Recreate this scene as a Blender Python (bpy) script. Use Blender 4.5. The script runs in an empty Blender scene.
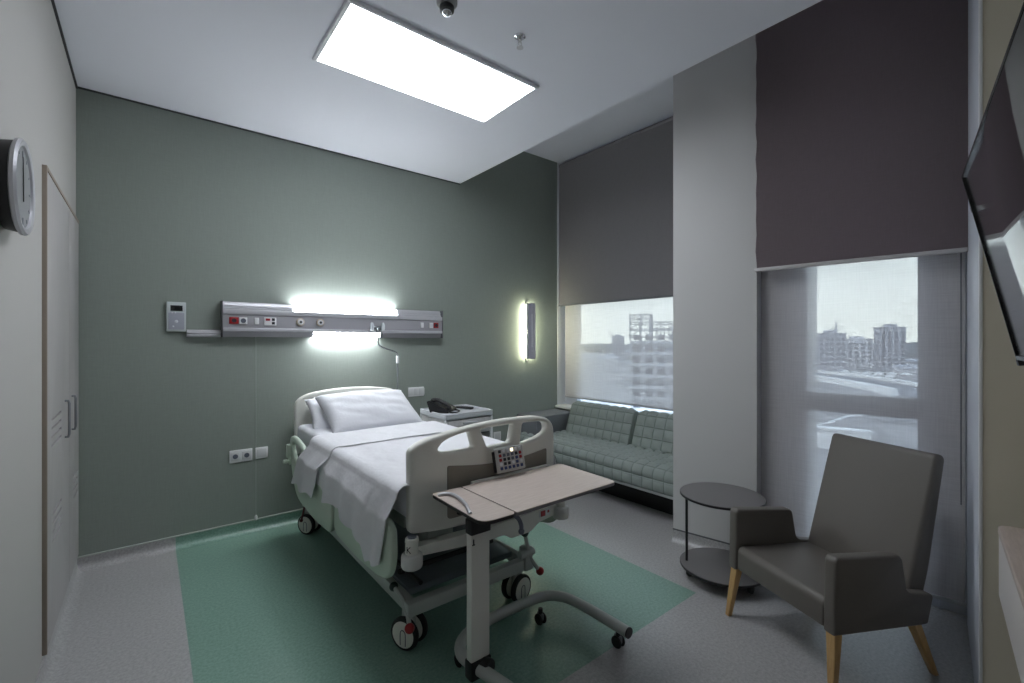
import bpy, bmesh, math, random
from mathutils import Vector, Matrix, noise
random.seed(7)
PI = math.pi
R = math.radians
sc = bpy.context.scene
COL = sc.collection
BETA = R(8.5)                      # the right hand facade stands 8.5 degrees off the window nook
CB, SB = math.cos(BETA), math.sin(BETA)

# ------------------------------------------------------------------ materials
def lin(c):
    return tuple((v/255/12.92) if v/255 <= 0.04045 else ((v/255+0.055)/1.055)**2.4 for v in c) + (1,)

class NT:
    def __init__(s, name):
        s.m = bpy.data.materials.new(name); s.m.use_nodes = True
        s.t = s.m.node_tree; s.n = s.t.nodes; s.l = s.t.links
        s.p = s.n['Principled BSDF']; s.out = s.n['Material Output']
    def node(s, typ, **kw):
        n = s.n.new(typ)
        for k, v in kw.items():
            if k.startswith('i_'):
                n.inputs[k[2:].replace('_', ' ')].default_value = v
            else: setattr(n, k, v)
        return n
    def link(s, a, b): s.l.new(a, b)

MATS = {}
def mat(name, rgb, rough=0.5, metal=0.0, bump=0.0, bscale=60, var=0.0, vscale=8, spec=0.5, coat=0.0, stretch=None, bdist=.002):
    if name in MATS: return MATS[name]
    t = NT(name); p = t.p
    c = lin(rgb)
    p.inputs['Base Color'].default_value = c
    p.inputs['Roughness'].default_value = rough
    p.inputs['Metallic'].default_value = metal
    p.inputs['Specular IOR Level'].default_value = spec
    p.inputs['Coat Weight'].default_value = coat
    tc = t.node('ShaderNodeTexCoord'); src = tc.outputs['Object']
    if stretch:
        mp = t.node('ShaderNodeMapping'); mp.inputs['Scale'].default_value = stretch
        t.link(src, mp.inputs['Vector']); src = mp.outputs['Vector']
    if var:
        nz = t.node('ShaderNodeTexNoise', i_Scale=vscale, i_Detail=4.0)
        t.link(src, nz.inputs['Vector'])
        rp = t.node('ShaderNodeValToRGB')
        rp.color_ramp.elements[0].position = .3; rp.color_ramp.elements[1].position = .7
        rp.color_ramp.elements[0].color = tuple(v*(1-var) for v in c[:3]) + (1,)
        rp.color_ramp.elements[1].color = tuple(min(1, v*(1+var)) for v in c[:3]) + (1,)
        t.link(nz.outputs['Fac'], rp.inputs['Fac']); t.link(rp.outputs['Color'], p.inputs['Base Color'])
    if bump:
        nb = t.node('ShaderNodeTexNoise', i_Scale=bscale, i_Detail=3.0)
        t.link(src, nb.inputs['Vector'])
        b = t.node('ShaderNodeBump', i_Strength=bump, i_Distance=bdist)
        t.link(nb.outputs['Fac'], b.inputs['Height']); t.link(b.outputs['Normal'], p.inputs['Normal'])
    MATS[name] = t.m
    return t.m

def emit(name, rgb, strength):
    if name in MATS: return MATS[name]
    t = NT(name)
    t.p.inputs['Base Color'].default_value = lin(rgb)
    t.p.inputs['Emission Color'].default_value = lin(rgb)
    t.p.inputs['Emission Strength'].default_value = strength
    MATS[name] = t.m
    return t.m

# floor vinyl: grey sheet with one inlaid green field, flecked
def floor_mat():
    t = NT('vinyl_floor'); p = t.p
    g = t.node('ShaderNodeNewGeometry')
    sx = t.node('ShaderNodeSeparateXYZ'); t.link(g.outputs['Position'], sx.inputs[0])
    def cmp(sock, op, v):
        m = t.node('ShaderNodeMath', operation=op); t.link(sock, m.inputs[0]); m.inputs[1].default_value = v
        return m.outputs[0]
    def mul(a, b):
        m = t.node('ShaderNodeMath', operation='MULTIPLY'); t.link(a, m.inputs[0]); t.link(b, m.inputs[1]); return m.outputs[0]
    f = mul(mul(cmp(sx.outputs['X'], 'GREATER_THAN', 0.155), cmp(sx.outputs['X'], 'LESS_THAN', 2.53)),
            cmp(sx.outputs['Y'], 'GREATER_THAN', 1.42))
    n1 = t.node('ShaderNodeTexNoise', i_Scale=70.0, i_Detail=5.0, i_Roughness=.75)
    t.link(g.outputs['Position'], n1.inputs['Vector'])
    def ramp(a, b):
        r = t.node('ShaderNodeValToRGB')
        r.color_ramp.elements[0].position = .36; r.color_ramp.elements[1].position = .66
        r.color_ramp.elements[0].color = lin(a); r.color_ramp.elements[1].color = lin(b)
        t.link(n1.outputs['Fac'], r.inputs['Fac']); return r.outputs['Color']
    mx = t.node('ShaderNodeMix', data_type='RGBA')
    t.link(f, mx.inputs['Factor'])
    t.link(ramp((156, 155, 155), (186, 185, 185)), mx.inputs['A'])
    t.link(ramp((111, 146, 131), (140, 171, 157)), mx.inputs['B'])
    t.link(mx.outputs['Result'], p.inputs['Base Color'])
    p.inputs['Roughness'].default_value = .30
    p.inputs['Specular IOR Level'].default_value = .6
    n2 = t.node('ShaderNodeTexNoise', i_Scale=260.0, i_Detail=2.0)
    t.link(g.outputs['Position'], n2.inputs['Vector'])
    b = t.node('ShaderNodeBump', i_Strength=.22, i_Distance=.0012)
    t.link(n2.outputs['Fac'], b.inputs['Height']); t.link(b.outputs['Normal'], p.inputs['Normal'])
    MATS['floor'] = t.m
    return t.m

# woven textile: fine vertical and horizontal threads
def weave(name, rgb, rough=.8, amt=.06, scale=420, bump=.25):
    t = NT(name); p = t.p
    tc = t.node('ShaderNodeTexCoord')
    cols = []
    for st in ((1, 1, .06), (.06, .06, 1)):
        mp = t.node('ShaderNodeMapping'); mp.inputs['Scale'].default_value = st
        t.link(tc.outputs['Object'], mp.inputs['Vector'])
        nz = t.node('ShaderNodeTexNoise', i_Scale=float(scale), i_Detail=2.0)
        t.link(mp.outputs['Vector'], nz.inputs['Vector']); cols.append(nz.outputs['Fac'])
    ad = t.node('ShaderNodeMath', operation='ADD'); t.link(cols[0], ad.inputs[0]); t.link(cols[1], ad.inputs[1])
    mr = t.node('ShaderNodeMapRange'); mr.inputs['From Min'].default_value = .7; mr.inputs['From Max'].default_value = 1.3
    t.link(ad.outputs[0], mr.inputs['Value'])
    r = t.node('ShaderNodeValToRGB'); c = lin(rgb)
    r.color_ramp.elements[0].color = tuple(v*(1-amt) for v in c[:3]) + (1,)
    r.color_ramp.elements[1].color = tuple(min(1, v*(1+amt)) for v in c[:3]) + (1,)
    t.link(mr.outputs['Result'], r.inputs['Fac']); t.link(r.outputs['Color'], p.inputs['Base Color'])
    p.inputs['Roughness'].default_value = rough
    b = t.node('ShaderNodeBump', i_Strength=bump, i_Distance=.001)
    t.link(ad.outputs[0], b.inputs['Height']); t.link(b.outputs['Normal'], p.inputs['Normal'])
    MATS[name] = t.m
    return t.m

# see-through roller screen: open weave lets part of the light straight through
def screen_mat(open_share):
    t = NT('screen_fabric')
    t.n.remove(t.p)
    tc = t.node('ShaderNodeTexCoord')
    fs = []
    for st in ((1, 1, .04), (.04, .04, 1)):
        mp = t.node('ShaderNodeMapping'); mp.inputs['Scale'].default_value = st
        t.link(tc.outputs['Object'], mp.inputs['Vector'])
        nz = t.node('ShaderNodeTexNoise', i_Scale=150.0, i_Detail=2.0)
        t.link(mp.outputs['Vector'], nz.inputs['Vector']); fs.append(nz.outputs['Fac'])
    ad = t.node('ShaderNodeMath', operation='ADD'); t.link(fs[0], ad.inputs[0]); t.link(fs[1], ad.inputs[1])
    mr = t.node('ShaderNodeMapRange')
    mr.inputs['From Min'].default_value = .75; mr.inputs['From Max'].default_value = 1.25
    mr.inputs['To Min'].default_value = 1-open_share+.035; mr.inputs['To Max'].default_value = 1-open_share-.035
    t.link(ad.outputs[0], mr.inputs['Value'])
    tr = t.node('ShaderNodeBsdfTransparent')
    df = t.node('ShaderNodeBsdfDiffuse'); df.inputs['Color'].default_value = lin((216, 213, 214))
    tl = t.node('ShaderNodeBsdfTranslucent'); tl.inputs['Color'].default_value = lin((200, 202, 208))
    m1 = t.node('ShaderNodeMixShader'); m1.inputs['Fac'].default_value = .06
    t.link(df.outputs[0], m1.inputs[1]); t.link(tl.outputs[0], m1.inputs[2])
    m2 = t.node('ShaderNodeMixShader')
    t.link(mr.outputs['Result'], m2.inputs['Fac'])
    t.link(tr.outputs[0], m2.inputs[1]); t.link(m1.outputs[0], m2.inputs[2])
    t.link(m2.outputs[0], t.out.inputs['Surface'])
    MATS['screen'] = t.m
    return t.m

def glass_mat():
    t = NT('window_glass'); t.n.remove(t.p)
    tr = t.node('ShaderNodeBsdfTransparent'); tr.inputs['Color'].default_value = (.93, .96, .96, 1)
    gl = t.node('ShaderNodeBsdfGlossy'); gl.inputs['Roughness'].default_value = .02
    fr = t.node('ShaderNodeFresnel', i_IOR=1.45)
    ml = t.node('ShaderNodeMath', operation='MULTIPLY'); ml.inputs[1].default_value = .6
    t.link(fr.outputs[0], ml.inputs[0])
    m = t.node('ShaderNodeMixShader'); t.link(ml.outputs[0], m.inputs['Fac'])
    t.link(tr.outputs[0], m.inputs[1]); t.link(gl.outputs[0], m.inputs[2])
    t.link(m.outputs[0], t.out.inputs['Surface'])
    MATS['glass'] = t.m
    return t.m

def wood_mat(name, a, b, stretch, rough=.45, scale=9.0):
    t = NT(name); p = t.p
    tc = t.node('ShaderNodeTexCoord')
    mp = t.node('ShaderNodeMapping'); mp.inputs['Scale'].default_value = stretch
    t.link(tc.outputs['Object'], mp.inputs['Vector'])
    nz = t.node('ShaderNodeTexNoise', i_Scale=scale, i_Detail=6.0, i_Roughness=.6, i_Distortion=.4)
    t.link(mp.outputs['Vector'], nz.inputs['Vector'])
    r = t.node('ShaderNodeValToRGB')
    r.color_ramp.elements[0].position = .3; r.color_ramp.elements[1].position = .72
    r.color_ramp.elements[0].color = lin(a); r.color_ramp.elements[1].color = lin(b)
    t.link(nz.outputs['Fac'], r.inputs['Fac']); t.link(r.outputs['Color'], p.inputs['Base Color'])
    p.inputs['Roughness'].default_value = rough
    MATS[name] = t.m
    return t.m

M_FLOOR = floor_mat()
M_GREEN = weave('green_wall_textile', (139, 147, 140), .72, .05, 260, .3)
M_WALL = mat('wall_paint', (179, 177, 174), .65, bump=.12, bscale=180)
M_COLUMN = mat('column_paint', (200, 199, 198), .6, bump=.12, bscale=180)
M_BEIGE = mat('beige_wall_paint', (206, 199, 180), .7, bump=.12, bscale=180)
M_CEIL = mat('ceiling_paint', (228, 230, 238), .8, bump=.06, bscale=150)
M_WHITE = mat('white_lacquer', (222, 223, 224), .4)
M_FRAME = mat('window_frame_grey', (198, 202, 212), .45)
M_DARK = mat('black_plastic', (22, 22, 24), .4)
M_BLACK = mat('black_rubber', (18, 18, 19), .6)
M_ALU = mat('brushed_aluminium', (200, 200, 205), .36, metal=.35, bump=.15, bscale=40, stretch=(1, 60, 60))
M_GREYPANEL = mat('anodised_grey', (162, 161, 166), .42, metal=.1)
M_CHROME = mat('chrome', (205, 207, 210), .18, metal=1.0)
M_BED = mat('bed_plastic', (224, 224, 216), .38)
M_BEDM = mat('bed_steel', (178, 182, 178), .4, metal=.15)
M_RAIL = mat('rail_plastic', (188, 202, 186), .42)  # pale cream plastic, with the reflected green mixed into its colour
M_TAUPE = mat('taupe_inset', (134, 128, 118), .5)
M_LINEN = mat('white_linen', (224, 225, 230), .85, bump=.4, bscale=12, spec=.2, bdist=.01)
M_LINENB = mat('white_sheet', (222, 222, 226), .88, bump=.5, bscale=7, spec=.2, bdist=.02)
M_OAK = wood_mat('pale_oak_top', (190, 175, 165), (208, 195, 186), (1.2, 14, 10))
M_CABW = wood_mat('cabinet_laminate', (186, 184, 184), (206, 204, 204), (10, 10, 1.2))
M_DESKW = wood_mat('desk_laminate', (172, 156, 146), (192, 176, 166), (1.2, 14, 10))
M_LEG = wood_mat('beech_leg', (188, 150, 96), (210, 174, 120), (12, 12, 1.5))
M_WARD = wood_mat('wardrobe_laminate', (168, 165, 165), (182, 179, 178), (30, 30, .6), scale=5)
M_BAND = mat('beige_edge_band', (150, 138, 126), .55)
M_CHAIR = mat('taupe_leatherette', (104, 99, 93), .48, bump=.25, bscale=220)
M_SOFA = weave('sage_upholstery', (138, 156, 146), .85, .12, 240, .35)
def quilt_mat():
    t = NT('quilted_sage_cloth'); p = t.p
    uv = t.node('ShaderNodeUVMap'); uv.uv_map = 'stitch'
    sx = t.node('ShaderNodeSeparateXYZ'); t.link(uv.outputs['UV'], sx.inputs[0])
    ms = []
    for ax in ('X', 'Y'):
        f = t.node('ShaderNodeMath', operation='PINGPONG'); f.inputs[1].default_value = .5
        t.link(sx.outputs[ax], f.inputs[0])
        r = t.node('ShaderNodeMapRange', interpolation_type='SMOOTHSTEP'); r.inputs['From Min'].default_value = .0; r.inputs['From Max'].default_value = .09
        t.link(f.outputs[0], r.inputs['Value']); ms.append(r.outputs['Result'])
    m = t.node('ShaderNodeMath', operation='MINIMUM'); t.link(ms[0], m.inputs[0]); t.link(ms[1], m.inputs[1])
    nz = t.node('ShaderNodeTexNoise', i_Scale=3.0, i_Detail=2.0)
    mx = t.node('ShaderNodeMix', data_type='RGBA'); t.link(m.outputs[0], mx.inputs['Factor'])
    mx.inputs['A'].default_value = lin((126, 137, 132)); mx.inputs['B'].default_value = lin((147, 156, 152))
    t.link(mx.outputs['Result'], p.inputs['Base Color']); p.inputs['Roughness'].default_value = .8
    b = t.node('ShaderNodeBump', i_Strength=.6, i_Distance=.010); t.link(m.outputs[0], b.inputs['Height']); t.link(b.outputs['Normal'], p.inputs['Normal'])
    return t.m
M_QUILT = quilt_mat()
M_BLIND = weave('blackout_cloth', (124, 121, 124), .85, .05, 260, .2)
M_BLINDR = weave('blackout_cloth_brown', (146, 133, 138), .85, .05, 260, .2)
M_SCREEN = screen_mat(.40)
M_GLASS = glass_mat()
M_TABLE = mat('graphite_laminate', (112, 109, 110), .38)
M_PANELGLOW = emit('panel_diffuser', (243, 248, 255), 16.0)
M_TUBE = emit('bedhead_diffuser', (246, 250, 255), 46.0)
M_SCONCE = emit('sconce_diffuser', (250, 250, 216), 40.0)
M_LED = emit('indicator_lamp', (255, 236, 200), 2.0)
M_RED = mat('red_plastic', (150, 22, 28), .4)
M_BLUE = mat('blue_print', (52, 66, 112), .4)
M_GREYBTN = mat('grey_print', (92, 96, 108), .4)
M_LIGHTBTN = mat('light_print', (210, 212, 216), .4)
M_SCREENTV = mat('tv_screen_glass', (8, 8, 9), .04, spec=.8, coat=.6)
M_BUTTON_DARK = mat('dark_print', (30, 32, 40), .4)
M_CLOCKF = mat('clock_face', (138, 140, 142), .5)

# ------------------------------------------------------------------ mesh helpers
def merge(bm, tmp, mtx=None):
    if mtx: bmesh.ops.transform(tmp, matrix=mtx, verts=tmp.verts[:])
    me = bpy.data.meshes.new('tmp'); tmp.to_mesh(me); tmp.free()
    bm.from_mesh(me); bpy.data.meshes.remove(me)

def B(): return bmesh.new()

def box(bm, a, b, bev=0.0, seg=2, mtx=None):
    t = bmesh.new(); bmesh.ops.create_cube(t, size=1)
    for v in t.verts:
        v.co = Vector([a[i] + (b[i]-a[i])*(v.co[i]+.5) for i in range(3)])
    if bev: bmesh.ops.bevel(t, geom=t.edges[:], offset=bev, segments=seg, profile=.5, affect='EDGES')
    bmesh.ops.recalc_face_normals(t, faces=t.faces[:])
    merge(bm, t, mtx); return bm

def frame_of(d):
    d = d.normalized(); u = Vector((0, 0, 1)) if abs(d.z) < .95 else Vector((1, 0, 0))
    x = d.cross(u).normalized(); return x, x.cross(d).normalized()

def cyl(bm, p0, p1, r0, r1=None, seg=20, bev=0.0):
    p0, p1 = Vector(p0), Vector(p1); r1 = r0 if r1 is None else r1
    d = p1-p0; L = d.length; dn = d.normalized(); x, y = frame_of(d)
    prof = [(0, r0), (L, r1)]
    if bev: prof = [(0, r0-bev), (bev*.3, r0-bev*.3), (bev, r0), (L-bev, r1), (L-bev*.3, r1-bev*.3), (L, r1-bev)]
    rings = []
    for h, r in prof:
        rings.append([bm.verts.new(p0+dn*h+(x*math.cos(2*PI*i/seg)+y*math.sin(2*PI*i/seg))*r) for i in range(seg)])
    for a, b in zip(rings, rings[1:]):
        for i in range(seg): bm.faces.new((a[i], b[i], b[(i+1) % seg], a[(i+1) % seg]))
    bm.faces.new(rings[0][::-1] if False else rings[0]); bm.faces.new(rings[-1][::-1])
    bmesh.ops.recalc_face_normals(bm, faces=bm.faces[:])
    return bm

def smooth_path(pts, n=6):
    P = [Vector(p) for p in pts]; out = []
    for i in range(len(P)-1):
        a, b, c, d = P[max(i-1, 0)], P[i], P[i+1], P[min(i+2, len(P)-1)]
        for k in range(n):
            t = k/n
            out.append(.5*((2*b)+(c-a)*t+(2*a-5*b+4*c-d)*t*t+(3*b-a-3*c+d)*t**3))
    out.append(P[-1]); return out

def tube(bm, pts, r, seg=12, smooth=0):
    P = smooth_path(pts, smooth) if smooth else [Vector(p) for p in pts]
    rings = []; x = None
    for i, p in enumerate(P):
        d = (P[min(i+1, len(P)-1)]-P[max(i-1, 0)]).normalized()
        if x is None: x, _ = frame_of(d)
        x = (x-d*x.dot(d)).normalized(); y = d.cross(x)
        rings.append([bm.verts.new(p+(x*math.cos(2*PI*k/seg)+y*math.sin(2*PI*k/seg))*r) for k in range(seg)])
    for a, b in zip(rings, rings[1:]):
        for i in range(seg): bm.faces.new((a[i], b[i], b[(i+1) % seg], a[(i+1) % seg]))
    bm.faces.new(rings[0]); bm.faces.new(rings[-1][::-1])
    bmesh.ops.recalc_face_normals(bm, faces=bm.faces[:])
    return bm

def lathe(bm, prof, c=(0, 0, 0), axis='z', seg=32):
    c = Vector(c); rings = []
    for r, h in prof:
        ring = []
        for i in range(seg):
            a = 2*PI*i/seg; u, v = max(r, 1e-4)*math.cos(a), max(r, 1e-4)*math.sin(a)
            o = {'z': (u, v, h), 'x': (h, u, v), 'y': (u, h, v)}[axis]
            ring.append(bm.verts.new(c+Vector(o)))
        rings.append(ring)
    for a, b in zip(rings, rings[1:]):
        for i in range(seg): bm.faces.new((a[i], a[(i+1) % seg], b[(i+1) % seg], b[i]))
    bm.faces.new(rings[0][::-1]); bm.faces.new(rings[-1])
    bmesh.ops.recalc_face_normals(bm, faces=bm.faces[:])
    return bm

def ball(bm, c, r, sc3=(1, 1, 1), seg=16):
    t = bmesh.new(); bmesh.ops.create_uvsphere(t, u_segments=seg, v_segments=seg//2+2, radius=r)
    for v in t.verts: v.co = Vector(c)+Vector((v.co.x*sc3[0], v.co.y*sc3[1], v.co.z*sc3[2]))
    merge(bm, t); return bm

def chaikin(P, n=2, ratio=.25):
    for _ in range(n):
        o = []
        for i in range(len(P)):
            a, b = P[i], P[(i+1) % len(P)]
            o.append((a[0]+(b[0]-a[0])*ratio, a[1]+(b[1]-a[1])*ratio))
            o.append((a[0]+(b[0]-a[0])*(1-ratio), a[1]+(b[1]-a[1])*(1-ratio)))
        P = o
    return P

def round_poly(P, r, n=5):
    """fillet every corner of a closed polygon; r is one radius or one per corner"""
    out = []; N = len(P)
    for i in range(N):
        a, b, c = Vector(P[i-1]), Vector(P[i]), Vector(P[(i+1) % N])
        ri = r[i] if isinstance(r, (list, tuple)) else r
        u, v = (a-b), (c-b)
        k = min(ri, u.length*.48, v.length*.48)
        if k < 1e-5: out.append(tuple(b)); continue
        p, q = b+u.normalized()*k, b+v.normalized()*k
        for j in range(n+1):
            t = j/n
            w = p*(1-t)**2+b*2*t*(1-t)+q*t*t
            out.append((w.x, w.y))
    return out

def board(bm, loops, thick, bev, fmap, slices=0):
    """filled outline with holes, thickness and rounded edges; fmap maps (u,v,w) to 3-D"""
    cu = bpy.data.curves.new('tmpc', 'CURVE'); cu.dimensions = '2D'; cu.fill_mode = 'BOTH'
    cu.extrude = max(thick/2-bev, 1e-5); cu.bevel_depth = bev; cu.bevel_resolution = 2; cu.offset = -bev
    for L in loops:
        s = cu.splines.new('POLY'); s.points.add(len(L)-1); s.use_cyclic_u = True
        for p, q in zip(s.points, L): p.co = (q[0], q[1], 0, 1)
    ob = bpy.data.objects.new('tmpo', cu); COL.objects.link(ob)
    bpy.context.view_layer.update()
    me = bpy.data.meshes.new_from_object(ob.evaluated_get(bpy.context.evaluated_depsgraph_get()))
    t = bmesh.new(); t.from_mesh(me)
    bpy.data.objects.remove(ob); bpy.data.curves.remove(cu); bpy.data.meshes.remove(me)
    bmesh.ops.remove_doubles(t, verts=t.verts[:], dist=1e-5)
    if slices:
        us = [q[0] for L in loops for q in L]; u0, u1 = min(us), max(us)
        for k in range(1, slices):
            g = t.verts[:]+t.edges[:]+t.faces[:]
            bmesh.ops.bisect_plane(t, geom=g, plane_co=(u0+(u1-u0)*k/slices, 0, 0), plane_no=(1, 0, 0))
    for v in t.verts: v.co = Vector(fmap(*v.co))
    bmesh.ops.recalc_face_normals(t, faces=t.faces[:])
    merge(bm, t); return bm

def extrude_profile(bm, prof, p0, axis, length, closed=True):
    """prof: 2-D points in the plane across `axis` ('x': (y,z), 'y': (x,z), 'z': (x,y)), swept along the axis"""
    def P(q, h):
        return {'x': (h, q[0], q[1]), 'y': (q[0], h, q[1]), 'z': (q[0], q[1], h)}[axis]
    a = [bm.verts.new(P(q, p0)) for q in prof]; b = [bm.verts.new(P(q, p0+length)) for q in prof]
    n = len(prof)
    for i in range(n if closed else n-1): bm.faces.new((a[i], a[(i+1) % n], b[(i+1) % n], b[i]))
    if closed: bm.faces.new(a[::-1]); bm.faces.new(b)
    bmesh.ops.recalc_face_normals(bm, faces=bm.faces[:])
    return bm

def quilt(bm, prof, y0, y1, cell=.1, depth=.012, closed=False, sub=5):
    """padded cloth over a profile in (x,z), stitched in squares, running from y0 to y1"""
    pts = [Vector(p) for p in prof]
    if closed: pts = pts+[pts[0]]
    seg = [(pts[i+1]-pts[i]).length for i in range(len(pts)-1)]; L = sum(seg)
    nu = max(8, round(L/cell)*sub); nv = max(8, round(abs(y1-y0)/cell)*sub)
    ncu, ncv = round(L/cell), max(1, round(abs(y1-y0)/cell))
    def at(s):
        s = min(max(s, 0), L); i = 0
        while i < len(seg)-1 and s > seg[i]: s -= seg[i]; i += 1
        d = (pts[i+1]-pts[i])
        return pts[i]+d*(s/seg[i])
    uvl = bm.loops.layers.uv.new('stitch')
    grid = []
    for i in range(nu+1):
        s = L*i/nu; p = at(s); d = (at(s+.012)-at(s-.012)).normalized(); nrm = Vector((-d.y, d.x))
        row = []
        for j in range(nv+1):
            fu = abs(math.sin(PI*ncu*i/nu)); fv = abs(math.sin(PI*ncv*j/nv))
            k = depth*(min(fu, 1)*min(fv, 1))**.35
            e = min(1, min(j, nv-j)/3.0)
            k = k*e-(1-e)*.01
            q = p+nrm*k
            row.append(bm.verts.new((q.x, y0+(y1-y0)*j/nv, q.y)))
        grid.append(row)
    for i in range(nu):
        for j in range(nv):
            f = bm.faces.new((grid[i][j], grid[i+1][j], grid[i+1][j+1], grid[i][j+1]))
            for lp, (a, b) in zip(f.loops, ((i, j), (i+1, j), (i+1, j+1), (i, j+1))):
                lp[uvl].uv = (ncu*a/nu, ncv*b/nv)
    if closed: bmesh.ops.remove_doubles(bm, verts=bm.verts[:], dist=1e-4)
    for side in (0, nv):
        ring = [grid[i][side] for i in range(nu+1) if grid[i][side].is_valid]
        if closed and len(ring) > 2 and (ring[0].co-ring[-1].co).length < 1e-3: ring = ring[:-1]
        try: bm.faces.new(ring)
        except ValueError: pass
    bmesh.ops.recalc_face_normals(bm, faces=bm.faces[:])
    return bm

# ------------------------------------------------------------------ objects
ORIG = {}
def obj(name, bm, m, parent=None, ang=40, origin=None, smooth=True):
    o0 = Vector(ORIG.get(parent.name, (0, 0, 0))) if parent else Vector(origin or (0, 0, 0))
    if o0.length: bmesh.ops.translate(bm, verts=bm.verts[:], vec=-o0)
    me = bpy.data.meshes.new(name); bm.to_mesh(me); bm.free()
    if smooth:
        me.polygons.foreach_set('use_smooth', [True]*len(me.polygons))
        me.set_sharp_from_angle(angle=R(ang))
    me.materials.append(m)
    o = bpy.data.objects.new(name, me); COL.objects.link(o)
    if parent: o.parent = parent
    else: o.location = o0
    ORIG[o.name] = tuple(o0)
    return o

def tag(o, label, cat, group=None, kind=None):
    o['label'] = label; o['category'] = cat
    if group: o['group'] = group
    if kind: o['kind'] = kind
    return o

def thing(name, label, cat, loc=(0, 0, 0), rotz=None, group=None):
    """Empty at the thing's base; children are meshed in world coordinates unless it is turned"""
    o = bpy.data.objects.new(name, None); COL.objects.link(o); o.empty_display_size = .05
    o.location = loc
    if rotz is not None: o.rotation_euler = (0, 0, rotz)
    ORIG[o.name] = tuple(loc) if rotz is None else (0, 0, 0)
    return tag(o, label, cat, group)

def fthing(name, label, cat, base, group=None):
    """thing squared to the right hand facade; children are meshed in facade coordinates (d, -w, z)"""
    d, w, z = base
    o = bpy.data.objects.new(name, None); COL.objects.link(o); o.empty_display_size = .05
    o.location = (d*CB+w*SB, d*SB-w*CB, z); o.rotation_euler = (0, 0, BETA)
    ORIG[o.name] = (d, -w, z)
    return tag(o, label, cat, group)

def struct(name, bm, m, parent=None, facade=False, ang=40, smooth=True, label=None):
    o = obj(name, bm, m, parent, ang, smooth=smooth)
    if not parent:
        o['kind'] = 'structure'
        if facade: o.rotation_euler = (0, 0, BETA)
    if label: o['label'] = label
    return o

def dup(root, loc=None, rotz=None, label=None, group=None):
    def cp(o, par):
        c = o.copy(); COL.objects.link(c)
        if par: c.parent = par
        for ch in list(o.children): cp(ch, c)
        return c
    r = cp(root, None)
    if loc is not None: r.location = loc
    if rotz is not None: r.rotation_euler = (0, 0, rotz)
    if label: r['label'] = label
    if group: r['group'] = group
    return r

def FB(bm, d0, d1, w0, w1, z0, z1, bev=0.0):     # box in facade coordinates
    return box(bm, (d0, -max(w0, w1), z0), (d1, -min(w0, w1), z1), bev)

# ================================================================== THE ROOM
CEIL = 3.13; REC = 3.70; YB = 4.052; XL = -.363; XW = 4.02
FRONT_W = .62; PIL_D = 2.53; PIL_W = .132; FAC = 3.34
def W2(d, w): return (d*CB+w*SB, d*SB-w*CB)

# floor slab (plan outline follows the bent facade)
plan = [(XL-.12, -1.4), (XL-.12, YB+.12), (XW+.28, YB+.12), (XW+.28, 1.95)]
plan += [W2(FAC+.35, -.85), W2(FAC+.35, PIL_W+.7), W2(.4, FRONT_W+.9), (XL-.12, -1.4)][:-1]
def slab(pts, z0, z1):
    bm = B(); extrude_profile(bm, pts, z0, 'z', z1-z0); return bm
struct('floor', slab(plan, -.12, 0), M_FLOOR)
# lowered ceiling ends in a straight edge; the blind pocket behind it is higher
bm = slab([(XL-.12, -1.4), (XL-.12, YB+.12), (2.54, YB+.12), (2.54, -1.4)], CEIL, REC+.12)
struct('ceiling', bm, M_CEIL)
struct('ceiling_pocket', slab([(2.54, -1.4), (2.54, YB+.12), (XW+.28, YB+.12), (XW+.28, -1.4)], REC, REC+.12), M_CEIL)
bm = B(); box(bm, (XL-.12, YB, 0), (XW+.28, YB+.12, REC)); struct('wall_back', bm, M_GREEN)
bm = B(); box(bm, (XL-.12, -1.4, 0), (XL, YB, CEIL)); struct('wall_left', bm, M_WALL)
bm = B(); box(bm, (XL, -1.4, 0), (.9, -1.3, REC)); struct('wall_rear', bm, M_WALL)
# wall with the television, running beside the camera, and the beige pier at its end
bm = B(); FB(bm, -.6, PIL_D, FRONT_W, FRONT_W+.12, 0, REC); struct('wall_front', bm, M_WALL, facade=True)
bm = B(); FB(bm, PIL_D, FAC+.4, PIL_W, FRONT_W+.12, 0, REC); struct('wall_corner', bm, M_BEIGE, facade=True)
bm = B(); FB(bm, PIL_D-.003, PIL_D+.03, PIL_W-.004, PIL_W+.006, 0, REC, .002); struct('trim_1', bm, M_WHITE, facade=True)
bm = B(); FB(bm, PIL_D+.03, 3.385, PIL_W-.004, PIL_W+.01, 0, REC, .001); struct('trim_5', bm, M_FRAME, facade=True)
# grey column between the two windows
c1, c2 = W2(3.31, -1.428), W2(3.33, -.866)
col_plan = [c1, c2, W2(FAC+.4, -.866), W2(FAC+.95, -1.1), (XW+.27, c1[1]+.1)]
struct('wall_right', slab(col_plan, 0, REC), M_COLUMN)
# window wall of the nook: parapet, lintel, jamb
gx0, gx1 = 4.10, 4.26
bm = B(); box(bm, (XW+.02, 1.5, 0), (XW+.26, YB, .70)); struct('wall_parapet', bm, M_WALL)
# sill and frame, nook
win1 = B()
box(win1, (4.10, 3.854, .70), (4.18, YB, REC), .004)               # left jamb
box(win1, (4.10, 1.6, .66), (4.18, 3.86, .716), .004)              # bottom rail
box(win1, (4.10, 1.6, REC-.08), (4.18, 3.86, REC), .004)
w1 = struct('window_1', win1, M_FRAME)
bm = B(); box(bm, (4.135, 1.6, .712), (4.147, 3.856, REC-.075)); g = obj('pane', bm, M_GLASS, w1)
bm = B(); box(bm, (3.92, 1.66, .672), (4.12, YB, .702), .006); obj('window_sill', bm, M_WHITE, w1)
bm = B(); box(bm, (3.958, YB-.006, .70), (4.10, YB+.002, REC), .001); obj('jamb_lining', bm, M_WHITE, w1)
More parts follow.
